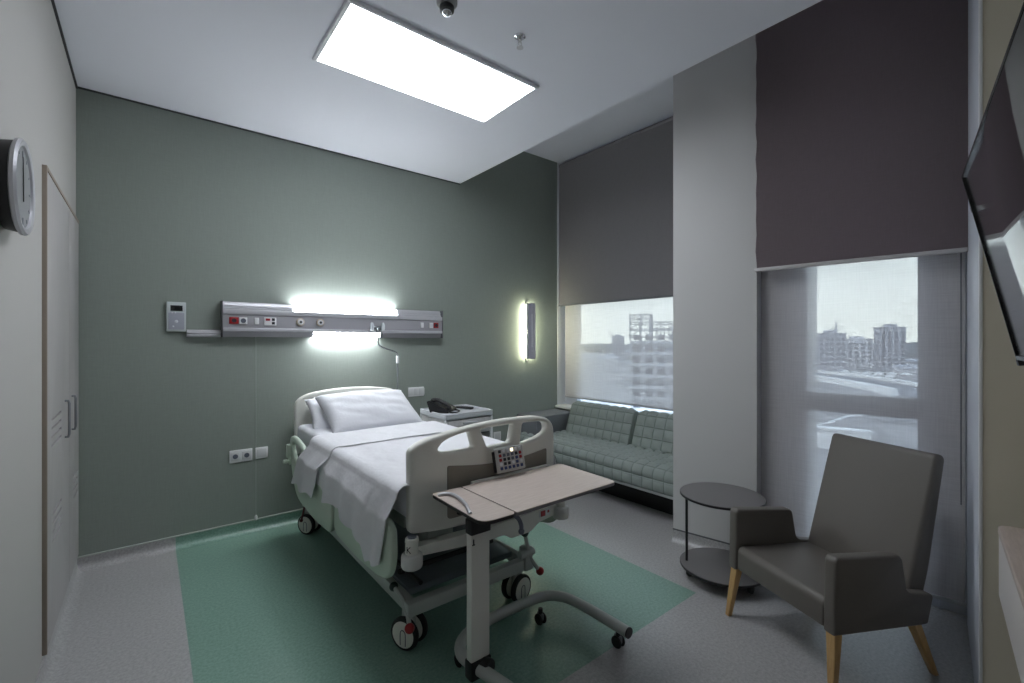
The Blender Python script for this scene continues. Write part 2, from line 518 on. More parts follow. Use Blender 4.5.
# facade window on the right
win2 = B()
D0, D1 = FAC+.14, FAC+.24
FB(win2, D0, D1, -.90, -.612, 0, REC, .004)
FB(win2, D0, D1, -.069, PIL_W+.05, 0, REC, .004)
FB(win2, D0, D1, -.62, -.06, 1.04, 1.155, .004)
FB(win2, D0, D1, -.62, -.06, 0, .10, .004)
FB(win2, D0, D1, -.62, -.06, REC-.1, REC, .004)
FB(win2, D0-.03, D0, -.765, -.745, 0, REC, .003)
FB(win2, D0-.012, D0, .02, .032, 0, REC, .002)
w2 = struct('window_2', win2, M_FRAME, facade=True)
for z0, z1 in ((.09, 1.05), (1.145, REC-.09)):
    bm = B(); FB(bm, D0+.045, D0+.057, -.62, -.06, z0, z1); obj('pane', bm, M_GLASS, w2)
bm = B(); FB(bm, D1, D1+.30, -.70, -.614, -.2, REC, .003); FB(bm, D1, D1+.30, -.067, .02, -.2, REC, .003)
obj('outer_reveal', bm, M_WHITE, w2)
# baseboards: vinyl turned up the wall with a small cove, and a pale capping line
def cove(h=.085, t=.006, r=.05):
    P = [(0, 0)]
    P = [(-r, 0.001)]
    for k in range(9):
        a = PI/2*k/8
        P.append((-r+r*math.sin(a)-t, r-r*math.cos(a)+.001))
    P += [(-t, h), (0, h), (0, 0)]
    return P
bm = B(); extrude_profile(bm, [(YB+a, z) for a, z in cove()], XL, 'x', XW+.05-XL); struct('baseboard_back', bm, M_FLOOR, ang=60)
bm = B(); box(bm, (XL, YB-.010, .085), (XW+.05, YB, .094), .001); struct('trim_2', bm, mat('capping_line', (190, 196, 190), .5))
bm = B(); extrude_profile(bm, [(XL-a, z) for a, z in cove()], -1.3, 'y', YB+1.3); struct('baseboard_left', bm, M_FLOOR, ang=60)
bm = B()
dv = Vector((c2[0]-c1[0], c2[1]-c1[1])); dl = dv.length; du = dv/dl; nn = Vector((-abs(du.y), -du.x*1)).normalized()
nn = Vector((du.y, -du.x)); nn = nn if nn.x < 0 else -nn
pr = cove()
rows = []
for s in (0, dl):
    base = Vector(c1)+du*s
    rows.append([bm.verts.new((base.x-nn.x*a, base.y-nn.y*a, z)) for a, z in pr])
for i in range(len(pr)): bm.faces.new((rows[0][i], rows[0][(i+1) % len(pr)], rows[1][(i+1) % len(pr)], rows[1][i]))
bm.faces.new(rows[0]); bm.faces.new(rows[1][::-1]); bmesh.ops.recalc_face_normals(bm, faces=bm.faces[:])
struct('baseboard_right', bm, M_FLOOR, ang=60)
bm = B(); a0 = Vector(c1)+nn*.008; a1 = Vector(c2)+nn*.008
extrude_profile(bm, [tuple(a0), tuple(a1), c2, c1], .085, 'z', .008); struct('trim_3', bm, mat('capping_dark', (96, 98, 100), .5))
# dark strips, the shade of a ceiling gap put into their colour
bm = B(); box(bm, (XL, YB-.012, CEIL-.008), (2.54, YB, CEIL)); box(bm, (XL, -1.3, CEIL-.012), (XL+.010, YB, CEIL))
struct('trim_4', bm, mat('painted_shadow_gap', (58, 60, 62), .6))

# ================================================================== WARDROBE in the left wall
wd = thing('wardrobe', 'pale grey built-in double door wardrobe with slotted vents in the left wall', 'wardrobe', (XL, 3.42, .105))
bm = B(); box(bm, (XL-.05, 2.862, .105), (XL+.003, YB-.004, 2.25)); obj('carcass', bm, M_WARD, wd)
bm = B(); box(bm, (XL-.05, 2.845, .105), (XL+.016, 2.862, 2.262), .002); obj('edge_panel', bm, M_BAND, wd)
bm = B(); box(bm, (XL, 2.862, 2.246), (XL+.016, YB-.004, 2.264), .002); obj('top_rail', bm, M_BAND, wd)
def slot_door(y0, y1, slots):
    bm = B(); loops = [round_poly([(y0, .112), (y1, .112), (y1, 2.243), (y0, 2.243)], .003, 2)]
    for s0, s1, z in slots: loops.append(round_poly([(s0, z), (s1, z), (s1, z+.014), (s0, z+.014)], .006, 3))
    board(bm, loops, .010, .0015, lambda u, v, w: (XL+.0085+w, u, v)); return bm
sl = [(2.99, 3.30, 1.115-k*.042) for k in range(4)]+[(3.02, 3.30, .66-k*.042) for k in range(4)]
d1 = obj('door', slot_door(2.866, 3.600, sl), M_WARD, wd)
d2 = obj('door', slot_door(3.606, YB-.008, [(3.80, 3.98, .66-k*.042) for k in range(4)]), M_WARD, wd)
for y, d in ((3.42, d1), (3.70, d2)):
    bm = B(); x = XL+.013
    tube(bm, [(x, y, 1.165), (x+.014, y, 1.165), (x+.018, y, 1.15), (x+.018, y, .985), (x+.014, y, .97), (x, y, .97)], .006, 10)
    obj('handle', bm, mat('handle_steel', (140, 142, 146), .3, metal=.6), d)

# ================================================================== WALL CLOCK
ck = thing('wall_clock', 'round silver rimmed wall clock on the left wall', 'clock', (XL, 2.15, 1.985))
cc = (XL, 2.15, 1.985)
bm = B(); lathe(bm, [(.132, 0), (.139, .004), (.144, .03), (.141, .040)], cc, 'x', 48); obj('case', bm, M_DARK, ck)
bm = B(); lathe(bm, [(.143, .034), (.152, .038), (.154, .047), (.148, .054), (.132, .051), (.128, .044)], cc, 'x', 48)
obj('rim', bm, M_ALU, ck)
bm = B(); lathe(bm, [(.130, .040), (.130, .045)], cc, 'x', 48); fc = obj('face', bm, M_CLOCKF, ck)
for k in range(12):
    a = 2*PI*k/12; L = .022 if k % 3 == 0 else .012
    m = Matrix.Translation(cc) @ Matrix.Rotation(a, 4, 'X')
    bm = B(); box(bm, (.0448, -.002, .120-L), (.0462, .002, .120), mtx=m); obj('hour_mark', bm, M_GREYBTN, fc)
for nm, a, L, w in (('hour_hand', R(182), .045, .0035), ('minute_hand', R(4), .098, .0025)):
    bm = B(); m = Matrix.Translation(cc) @ Matrix.Rotation(a, 4, 'X')
    box(bm, (.0465, -w, -.02), (.048, w, L), mtx=m); obj(nm, bm, M_DARK, fc)

# ================================================================== CEILING FITTINGS
cl = thing('ceiling_light', 'large rectangular lit panel light on the ceiling', 'ceiling light', (1.355, 2.48, CEIL))
lx0, lx1, ly0, ly1 = .765, 1.945, 2.195, 2.765
bm = B()
box(bm, (lx0-.022, ly0-.022, CEIL-.02), (lx1+.016, ly0, CEIL), .003); box(bm, (lx0-.022, ly1, CEIL-.012), (lx1+.02, ly1+.02, CEIL), .003)
box(bm, (lx0-.022, ly0-.001, CEIL-.02), (lx0, ly1+.001, CEIL), .003); box(bm, (lx1, ly0-.001, CEIL-.012), (lx1+.02, ly1+.001, CEIL), .003)
obj('frame', bm, mat('light_frame', (225, 227, 230), .45), cl)
bm = B(); box(bm, (lx0, ly0, CEIL-.016), (lx1, ly1, CEIL-.002)); obj('diffuser', bm, M_PANELGLOW, cl)
# smoke detector and sprinkler
p = (1.126, 1.91, CEIL)
sd = thing('heat_detector', 'small dark ringed detector hanging from the ceiling near the frame top', 'smoke detector', p)
bm = B(); lathe(bm, [(.050, 0), (.050, -.016), (.034, -.028)], p, 'z'); obj('base', bm, mat('detector_grey', (150, 150, 152), .5), sd)
bm = B(); lathe(bm, [(.030, -.026), (.036, -.034), (.034, -.052), (.026, -.056)], p, 'z'); obj('sensor_ring', bm, M_DARK, sd)
bm = B(); ball(bm, (p[0], p[1], p[2]-.056), .024, (1, 1, .8)); obj('sensor_head', bm, M_CHROME, sd)
p = (1.567, 1.889, CEIL)
sp = thing('fire_sprinkler', 'small chrome fire sprinkler head on the ceiling beside the panel light', 'sprinkler', p)
bm = B(); lathe(bm, [(.030, 0), (.030, -.004), (.014, -.012), (.010, -.020)], p, 'z'); obj('escutcheon', bm, M_CHROME, sp)
bm = B(); cyl(bm, (p[0], p[1], p[2]-.018), (p[0], p[1], p[2]-.034), .006)
tube(bm, [(p[0]-.008, p[1], p[2]-.026), (p[0]-.012, p[1], p[2]-.042), (p[0], p[1], p[2]-.060)], .0025, 8)
tube(bm, [(p[0]+.008, p[1], p[2]-.026), (p[0]+.012, p[1], p[2]-.042), (p[0], p[1], p[2]-.060)], .0025, 8)
obj('frame_arms', bm, M_ALU, sp)
bm = B(); lathe(bm, [(.018, -.060), (.018, -.063), (.004, -.064)], p, 'z'); obj('deflector', bm, M_ALU, sp)

# ================================================================== BEDHEAD SERVICE PANEL
X0, X1 = .432, 2.275
bp = thing('bedhead_panel', 'long grey aluminium bedhead panel with lit lamps above the bed', 'wall panel', (1.35, YB, 1.52))
yf = YB-.10
prof = [(YB, 1.53), (YB-.055, 1.528), (YB-.062, 1.575), (yf, 1.578), (yf, 1.703), (YB-.062, 1.722), (YB-.062, 1.725), (YB, 1.728)]
bm = B(); extrude_profile(bm, [(YB, 1.575), (yf+.004, 1.575), (yf+.004, 1.722), (YB, 1.722)], X0, 'x', X1-X0); body = obj('body', bm, M_GREYPANEL, bp)
bm = B(); box(bm, (X0, yf-.008, 1.690), (X1, yf+.02, 1.726), .005); obj('upper_rail', bm, M_ALU, bp)
bm = B(); box(bm, (X0, yf-.008, 1.562), (X1, yf+.02, 1.588), .005); obj('lower_rail', bm, M_ALU, bp)
for a, b in ((X0, .919), (1.812, X1)):
    bm = B(); extrude_profile(bm, [(YB, 1.722), (yf+.02, 1.722), (yf+.02, 1.738), (yf+.032, 1.745), (yf+.032, 1.765), (yf+.045, 1.785), (YB, 1.785)], a, 'x', b-a)
    obj('top_cover', bm, M_ALU, bp)
for a, b in ((X0, 1.072), (1.648, X1)):
    bm = B(); extrude_profile(bm, [(YB, 1.522), (yf+.030, 1.522), (yf+.016, 1.575), (YB, 1.575)], a, 'x', b-a)
    obj('bottom_cover', bm, M_GREYPANEL, bp)
bm = B(); extrude_profile(bm, [(YB-.003, 1.722), (yf+.022, 1.722), (yf+.030, 1.768), (yf+.045, 1.78), (YB-.003, 1.78)], .921, 'x', .889); obj('reading_lamp', bm, M_TUBE, bp, ang=60)
bm = B(); extrude_profile(bm, [(YB-.003, 1.524), (yf+.032, 1.524), (yf+.018, 1.574), (YB-.003, 1.574)], 1.074, 'x', .572); obj('night_lamp', bm, M_TUBE, bp, ang=60)
for x, dx in ((X0-.006, .006), (X1, .006)):
    bm = B(); box(bm, (x, yf-.010, 1.518), (x+dx, YB, 1.788), .002); obj('end_cap', bm, mat('end_cap_grey', (96, 97, 100), .5), bp)
# faces set in the panel
def plate(name, x, z, w, h, m, par=bp, y=yf, t=.008, bev=.002):
    bm = B(); box(bm, (x-w/2, y-t, z-h/2), (x+w/2, y+.006, z+h/2), bev); return obj(name, bm, m, par)
zf = 1.642
for x in (.502, 2.207):
    s = plate('red_socket', x, zf, .060 if x < 1 else .046, .050, M_RED)
    bm = B(); lathe(bm, [(.016, -.0095), (.016, -.007)], (x, yf, zf), 'y', 20); obj('socket_hole', bm, M_BUTTON_DARK, s)
for x in (.562, 2.150):
    s = plate('white_socket', x, zf, .052 if x < 1 else .040, .050, M_WHITE)
    bm = B(); lathe(bm, [(.018, -.0095), (.018, -.007)], (x, yf, zf), 'y', 20); obj('socket_hole', bm, M_LIGHTBTN if x > 1 else M_GREYBTN, s)
for x in (.652, 2.055): plate('light_switch', x, zf, .030, .050, M_WHITE)
s = plate('data_plate', .745, zf, .086, .062, M_WHITE)
plate('red_jack', .728, zf+.013, .03, .018, M_RED, s, yf-.008, .003, .0005)
for dz in (-.014, .014): plate('port', .766, zf+dz, .02, .02, M_BUTTON_DARK, s, yf-.008, .003, .0005)
for x in (.964, 1.118):
    bm = B(); lathe(bm, [(.031, .004), (.031, -.010), (.027, -.014), (.022, -.014)], (x, yf, zf), 'y', 28)
    g = obj('gas_outlet', bm, mat('gas_outlet_ring', (196, 182, 164), .4), bp)
    bm = B(); lathe(bm, [(.023, -.012), (.022, -.019), (.014, -.021)], (x, yf, zf), 'y', 24); obj('outlet_face', bm, M_WHITE, g)
    bm = B(); lathe(bm, [(.010, -.019), (.010, -.0225)], (x, yf, zf), 'y', 20); obj('outlet_hole', bm, M_BUTTON_DARK, g)
# flow regulator with its hose hanging from the panel
fl = thing('flow_regulator', 'clear oxygen regulator with thin bent hose hanging from the bedhead panel', 'medical device', (1.60, yf, 1.56))
bm = B(); lathe(bm, [(.020, 0), (.022, -.02), (.014, -.045), (.010, -.055)], (1.60, yf, 1.605), 'y', 20)
cyl(bm, (1.535, yf-.035, 1.612), (1.665, yf-.035, 1.612), .009, bev=.002); obj('manifold', bm, M_CHROME, fl)
for x in (1.548, 1.648):
    bm = B(); lathe(bm, [(.010, -.042), (.017, -.038), (.018, .012), (.011, .030), (.008, .034)], (x, yf-.037, 1.62), 'z', 18)
    obj('flow_cup', bm, mat('clear_plastic', (214, 220, 224), .15), fl)
bm = B(); tube(bm, [(1.60, yf-.04, 1.60), (1.60, yf-.042, 1.54), (1.602, yf-.042, 1.468), (1.63, yf-.042, 1.436), (1.73, yf-.035, 1.402), (1.783, yf-.03, 1.378), (1.79, yf-.03, 1.35)], .0075, 10, 4)
obj('arm', bm, M_CHROME, fl)
bm = B(); cyl(bm, (1.79, yf-.03, 1.355), (1.79, yf-.03, 1.285), .014, bev=.004); obj('connector', bm, M_WHITE, fl)
bm = B(); tube(bm, [(1.79, yf-.03, 1.29), (1.797, yf-.02, 1.18), (1.80, yf-.005, 1.04), (1.80, yf+.02, .86)], .007, 10, 4); obj('hose', bm, mat('hose_grey', (120, 124, 128), .35), fl)

# trunking, nurse call unit, pull cord, sockets
bm = B(); extrude_profile(bm, [(YB, 1.518), (YB-.045, 1.518), (YB-.052, 1.526), (YB-.052, 1.536), (YB-.044, 1.542), (YB-.052, 1.548), (YB-.048, 1.566), (YB, 1.572)], .218, 'x', .207)
o = obj('cable_trunking', bm, M_ALU, origin=(.32, YB, 1.518)); tag(o, 'short aluminium cable trunking running into the left end of the bedhead panel', 'trunking')
nc = thing('nurse_call_unit', 'pale wall unit with small dark display left of the bedhead panel', 'wall control', (.158, YB, 1.557))
bm = B(); box(bm, (.102, YB-.032, 1.557), (.214, YB, 1.766), .004); fr = obj('case', bm, mat('unit_white', (196, 203, 203), .45), nc)
bm = B(); box(bm, (.112, YB-.034, 1.57), (.204, YB-.03, 1.69), .002); obj('front_plate', bm, mat('unit_grey', (164, 167, 178), .45), nc)
bm = B(); box(bm, (.124, YB-.035, 1.702), (.194, YB-.03, 1.742), .001); obj('display', bm, mat('display_black', (24, 26, 28), .2), nc)
for x, z, r in ((.133, 1.69, .006), (.152, 1.69, .006), (.158, 1.628, .011), (.14, 1.592, .006)):
    bm = B(); lathe(bm, [(r, .0), (r, -.005), (r*.6, -.007)], (x, YB-.033, z), 'y', 16); obj('button', bm, M_LIGHTBTN, nc)
pc = thing('pull_cord', 'thin white emergency pull cord hanging down the green wall', 'cord', (.662, YB, .10))
bm = B(); cyl(bm, (.662, YB-.006, .115), (.662, YB-.006, 1.524), .0014, seg=8); obj('cord', bm, mat('cord_pale', (176, 184, 176), .5), pc)
bm = B(); lathe(bm, [(.004, .02), (.010, .012), (.012, -.012), (.006, -.02)], (.662, YB-.012, .105), 'z', 16); obj('bob', bm, M_WHITE, pc)

def outlet(name, x0, x1, z0, z1, holes, label):
    t = thing(name, label, 'wall socket' if 'socket' in name else 'light switch', ((x0+x1)/2, YB, (z0+z1)/2))
    bm = B(); box(bm, (x0, YB-.011, z0), (x1, YB, z1), .003); pl = obj('plate', bm, M_WHITE, t)
    for k in range(holes):
        x = x0+(x1-x0)*(k+.5)/holes; z = (z0+z1)/2
        bm = B(); box(bm, (x-.032, YB-.0135, z-.032), (x+.032, YB-.010, z+.032), .002); ins = obj('insert', bm, mat('socket_insert', (206, 207, 208), .45), pl)
        if 'socket' in name:
            bm = B(); lathe(bm, [(.018, -.0142), (.018, -.012)], (x, YB, z), 'y', 20); obj('socket_hole', bm, M_GREYBTN, t)
    return t
outlet('wall_socket', .484, .637, .557, .651, 2, 'white double wall socket low on the green wall left of the bed')
outlet('wall_switch', .658, .746, .563, .650, 1, 'single white blank plate beside the low double socket on green wall')
outlet('wall_switch', 1.958, 2.123, .952, 1.040, 3, 'white triple switch plate on the wall above the telephone')
outlet('wall_switch', 2.979, 3.076, .388, .483, 1, 'small white square plate low on the wall right of the bedside cabinet')

# wall lamp
wl = thing('wall_lamp', 'vertical slim wall lamp glowing on the wall beside the left window', 'wall lamp', (3.462, YB, 1.29))
bm = B(); box(bm, (3.440, YB-.02, 1.25), (3.484, YB, 1.955), .003); obj('back_plate', bm, mat('lamp_back', (120, 122, 120), .5), wl)
bm = B(); box(bm, (3.425, YB-.055, 1.295), (3.499, YB-.018, 1.915), .008); obj('light_strip', bm, M_SCONCE, wl)
bm = B(); box(bm, (3.402, YB-.098, 1.285), (3.516, YB-.062, 1.925), .004); cv = obj('cover', bm, mat('lamp_cover', (176, 174, 186), .45), wl)
bm = B(); box(bm, (3.452, YB-.1, 1.42), (3.466, YB-.097, 1.80), .001); obj('cover_slot', bm, mat('lamp_slot', (206, 206, 212), .4), cv)

# ================================================================== BLINDS
bb = thing('blackout_blind', 'dark grey blackout roller blind half lowered over the left window by the sofa', 'roller blind', (3.95, 2.9, 1.92))
bm = B(); box(bm, (3.949, 1.95, 1.935), (3.952, 4.008, REC-.07)); obj('cloth', bm, M_BLIND, bb)
bm = B(); box(bm, (3.943, 1.95, 1.915), (3.958, 4.012, 1.937), .004); obj('bottom_bar', bm, mat('dark_bar', (110, 110, 114), .5), bb)
bm = B(); cyl(bm, (3.975, 1.95, REC-.062), (3.975, 4.01, REC-.062), .030); obj('roller_tube', bm, M_BLIND, bb)
sb = thing('screen_blind', 'sheer grey screen blind covering the left window behind the sofa', 'roller blind', (4.06, 2.9, .80))
bm = B(); box(bm, (4.060, 1.95, .81), (4.0615, 4.012, REC-.06)); obj('cloth', bm, M_SCREEN, sb)
bm = B(); box(bm, (4.052, 1.95, .795), (4.070, 4.012, .815), .004); obj('bottom_bar', bm, M_GREYPANEL, sb)
bm = B(); cyl(bm, (4.062, 1.95, REC-.045), (4.062, 4.012, REC-.045), .022); obj('roller_tube', bm, M_GREYPANEL, sb)

b2 = fthing('blackout_blind', 'dark brown blackout roller blind over the tall window behind the armchair', 'roller blind', (3.30, -.37, 1.94))
bm = B(); nx = 24; nz = 30
g = [[None]*(nz+1) for _ in range(nx+1)]
for i in range(nx+1):
    for j in range(nz+1):
        w = -.862+(.995)*i/nx; z = 1.965+(REC-.06-1.965)*j/nz
        e = max(0, 1-i/4.0)+max(0, (i-nx+2)/4.0)
        dd = 3.302+.004*math.sin(z*9+w*3)*.5+e*.006*math.sin(z*23)
        g[i][j] = bm.verts.new((dd, -w+e*.003*math.sin(z*31), z))
for i in range(nx):
    for j in range(nz): bm.faces.new((g[i][j], g[i+1][j], g[i+1][j+1], g[i][j+1]))
bmesh.ops.solidify(bm, geom=bm.faces[:], thickness=.002)
obj('cloth', bm, M_BLINDR, b2)
bm = B(); FB(bm, 3.290, 3.312, -.872, .132-.004, 1.945, 1.968, .005); obj('bottom_bar', bm, mat('pale_bar', (196, 192, 192), .4), b2)
bm = B(); cyl(bm, (3.325, .866, REC-.06), (3.325, -.128, REC-.06), .030); obj('roller_tube', bm, M_BLINDR, b2)
s2 = fthing('screen_blind', 'sheer grey screen blind hanging to the floor behind the armchair', 'roller blind', (3.40, -.37, .08))
bm = B(); FB(bm, 3.40, 3.4015, -.858, .120, .10, REC-.05); obj('cloth', bm, M_SCREEN, s2)
bm = B(); FB(bm, 3.392, 3.410, -.860, .124, .08, .102, .004); obj('bottom_bar', bm, mat('screen_bar', (196, 198, 202), .35, metal=.2), s2)
bm = B(); cyl(bm, (3.41, .858, REC-.045), (3.41, -.12, REC-.045), .022); obj('roller_tube', bm, M_GREYPANEL, s2)
bm = B(); tube(bm, [(3.385, -.105, REC-.05), (3.385, -.105, .62)], .003, 8); obj('pull_chain', bm, mat('chain_grey', (92, 96, 102), .5), s2)

# ================================================================== SOFA in the window nook
sf = thing('sofa', 'sage green quilted window sofa with two backrests', 'sofa', (3.55, 2.9, 0))
ys0, ys1 = 1.98, 3.86
bm = B(); quilt(bm, [(3.76, .452), (3.30, .452), (3.245, .440), (3.222, .405), (3.22, .36), (3.222, .262)][::-1], ys0, YB-.01, .105, .022)
bmesh.ops.recalc_face_normals(bm, faces=bm.faces[:]); obj('seat', bm, M_QUILT, sf, ang=80)
bm = B(); box(bm, (3.232, ys0, .235), (3.90, YB-.004, .262), .004); obj('seat_base', bm, mat('sofa_base', (186, 190, 190), .5), sf)
bm = B(); box(bm, (3.50, ys0+.1, 0), (3.96, YB-.05, .236), .004); obj('plinth', bm, M_DARK, sf)
for a, b in ((2.80, 3.668), (1.98, 2.765)):
    bm = B(); quilt(bm, [(3.70, .455), (3.755, .62), (3.805, .758), (3.83, .785), (3.87, .79), (3.90, .77), (3.89, .62), (3.87, .455)], a, b, .105, .020, closed=False)
    bmesh.ops.recalc_face_normals(bm, faces=bm.faces[:])
    obj('backrest', bm, M_QUILT, sf, ang=80)
bm = B(); box(bm, (3.30, 3.70, .452), (3.915, YB-.006, .660), .012); obj('side_shelf', bm, mat('shelf_grey', (116, 119, 124), .55), sf)

# ================================================================== HOSPITAL BED
bed = thing('hospital_bed', 'white adjustable hospital bed with curved headboard, footboard and castors', 'bed', (1.344, 2.86, 0))
# footboard: arched board with three openings, slightly bowed
def fmap(y0, bow=.05, cx=1.344):
    return lambda u, v, w: (u, y0-w+bow*((u-cx)/.45)**2, v)
out = [(.910, .622), (.910, .992), (.940, 1.016), (.992, 1.037), (1.119, 1.060), (1.292, 1.080), (1.483, 1.086), (1.658, 1.078), (1.757, 1.055), (1.80, 1.010), (1.804, .94), (1.804, .622), (1.62, .602), (1.344, .594), (1.07, .602)]
outr = round_poly(out, [.03, .03, .05, .08, .1, .1, .1, .08, .06, .05, .05, .03, .1, .1, .1])
h1 = round_poly([(1.052, .985), (1.075, 1.012), (1.130, 1.033), (1.222, 1.047), (1.248, .962), (1.10, .962), (1.065, .968)], [.02, .02, .04, .015, .02, .03, .02])
h2 = round_poly([(1.288, 1.050), (1.498, 1.052), (1.478, .958), (1.330, .952)], [.015, .015, .02, .02])
h3 = round_poly([(1.562, 1.050), (1.690, 1.045), (1.735, 1.030), (1.742, .985), (1.665, .955), (1.545, .940)], [.015, .04, .03, .03, .06, .015])
bm = B(); board(bm, [outr, h1, h2, h3], .052, .016, fmap(1.880, .012), 26); fb = obj('footboard', bm, M_BED, bed, ang=50)
ins = round_poly([(1.097, .650), (1.097, .902), (1.23, .882), (1.40, .868), (1.56, .872), (1.735, .892), (1.735, .650)], [.02, .012, .1, .1, .1, .012, .02])
bm = B(); board(bm, [ins], .006, .002, fmap(1.853, .012), 20); obj('inset_panel', bm, M_TAUPE, fb)
bm = B(); ball(bm, (1.175, 1.858, .668), .034, (1, .35, .42)); obj('release_handle', bm, M_DARK, fb)
# headboard
out = [(.90, .60), (.90, 1.000), (.935, 1.040), (1.0, 1.070), (1.167, 1.094), (1.344, 1.10), (1.52, 1.094), (1.688, 1.070), (1.753, 1.040), (1.788, 1.0), (1.788, .60)]
hh = round_poly([(.985, .975), (.985, 1.010), (1.06, 1.036), (1.2, 1.050), (1.344, 1.054), (1.488, 1.050), (1.628, 1.036), (1.703, 1.010), (1.703, .975)], [.015, .02, .05, .1, .1, .1, .05, .02, .015])
bm = B(); board(bm, [round_poly(out, [.03, .03, .05, .08, .1, .1, .1, .08, .05, .03, .03]), hh], .05, .016, fmap(3.87, -.0), 20); obj('headboard', bm, M_BED, bed, ang=50)
# nurse control panel clipped on the footboard
cpm = Matrix.Translation((1.428, 1.806, .895)) @ Matrix.Rotation(R(-14), 4, 'X') @ Matrix.Rotation(R(-3), 4, 'Z') @ Matrix.Scale(.88, 4)
bm = B(); box(bm, (-.098, -.014, -.072), (.098, .014, .066), .010, 3)
bmesh.ops.transform(bm, matrix=cpm, verts=bm.verts[:]); cpn = obj('control_panel', bm, mat('panel_grey', (176, 176, 174), .4), bed)
bm = B(); box(bm, (-.104, -.004, -.066), (-.092, .02, .05), .004); box(bm, (-.05, .010, .01), (.05, .06, .05), .004)
bmesh.ops.transform(bm, matrix=cpm, verts=bm.verts[:]); obj('clip', bm, M_DARK, cpn)
cols6 = [M_BUTTON_DARK, M_GREYBTN, M_GREYBTN, M_LIGHTBTN, M_GREYBTN, M_GREYBTN]
rows = [[M_BUTTON_DARK, M_LIGHTBTN, M_LIGHTBTN, M_LED, M_LIGHTBTN, M_LIGHTBTN],
        [M_RED, M_GREYBTN, M_GREYBTN, M_GREYBTN, M_BUTTON_DARK, M_RED],
        [M_RED, M_BUTTON_DARK, M_BUTTON_DARK, M_GREYBTN, M_BLUE, M_RED],
        [M_LIGHTBTN, M_BUTTON_DARK, M_BUTTON_DARK, M_LIGHTBTN, M_BLUE, M_LIGHTBTN],
        [M_BLUE, M_BLUE, M_BLUE, M_BLUE, M_BLUE, M_BLUE]]
for i, rw in enumerate(rows):
    for j, m in enumerate(rw):
        x = -.070+j*.028; z = .046-i*.0235
        bm = B(); box(bm, (x-.0095, -.0165, z-.0085), (x+.0095, -.012, z+.0085), .002, 1)
        if i == 4: box(bm, (x-.004, -.0172, z-.004), (x+.004, -.016, z+.004), .0005, 1)
        bmesh.ops.transform(bm, matrix=cpm, verts=bm.verts[:]); obj('button', bm, m, cpn)
# mattress deck and lifting gear
bm = B(); box(bm, (.925, 1.96, .615), (1.763, 3.80, .675), .012); obj('deck', bm, M_BEDM, bed)
for a, b in ((2.35, 2.47), (3.30, 3.42)):
    bm = B(); box(bm, (1.26, a, .235), (1.43, b, .40), .008); box(bm, (1.28, a+.015, .39), (1.41, b-.015, .62), .006); obj('lifting_column', bm, M_BEDM, bed)
bm = B()
box(bm, (.955, 1.97, .195), (.995, 3.80, .262), .008); box(bm, (1.655, 1.97, .195), (1.695, 3.80, .262), .008)
box(bm, (.94, 1.945, .198), (1.71, 1.995, .262), .008); box(bm, (.94, 3.76, .198), (1.71, 3.81, .262), .008)
obj('base_frame', bm, M_BEDM, bed)
bm = B(); box(bm, (1.0, 2.06, .235), (1.65, 3.74, .270), .006); obj('base_cover', bm, mat('base_grey', (110, 116, 122), .35), bed)
bm = B(); tube(bm, [(1.06, 2.05, .285), (1.06, 3.7, .285)], .012, 8); tube(bm, [(1.02, 2.22, .285), (1.62, 2.22, .285)], .014, 8); obj('linkage', bm, M_DARK, bed)
# foot end beam with bumper posts and rollers
bm = B(); extrude_profile(bm, round_poly([(.905, .575), (1.30, .560), (1.79, .575), (1.79, .520), (1.65, .505), (1.60, .470), (1.46, .470), (1.42, .500), (1.30, .498), (.905, .535)], .02), 1.835, 'y', .055); obj('foot_beam', bm, M_BED, bed)
bm = B(); box(bm, (1.655, 1.831, .530), (1.735, 1.836, .566), .001)
fbp = obj('warning_label', bm, M_WHITE, bed)
bm = B(); box(bm, (1.665, 1.829, .533), (1.698, 1.832, .563), .001); box(bm, (1.714, 1.829, .545), (1.727, 1.832, .558), .001); obj('label_print', bm, M_RED, fbp)
for x, mark in ((.903, True), (1.812, False)):
    bm = B(); lathe(bm, [(.018, .628), (.029, .625), (.030, .610), (.028, .605), (.028, .52)], (x, 1.83, 0), 'z', 24); ps = obj('bumper_post', bm, M_BED, bed)
    bm = B(); lathe(bm, [(.032, .560), (.043, .556), (.047, .546), (.047, .508), (.042, .497), (.024, .493)], (x, 1.83, 0), 'z', 28); obj('bumper_roller', bm, mat('roller_white', (214, 214, 210), .4), ps)
    bm = B(); cyl(bm, (x, 1.83, .626), (x, 1.83, .633), .020, seg=20); obj('post_cap', bm, M_GREYBTN, ps)
    if mark:      # the small dark mark printed on the post: an upright with two slanting strokes
        bm = B()
        for p0, p1 in (((-.009, .596), (-.009, .568)), ((-.008, .582), (.007, .596)), ((-.006, .583), (.008, .568))):
            P = []
            for (u, z) in (p0, p1):
                a = R(215)+u/.028; P.append((x+math.cos(a)*.0282, 1.83+math.sin(a)*.0282, z))
            tube(bm, P, .0019, 6)
        obj('printed_mark', bm, M_DARK, ps)
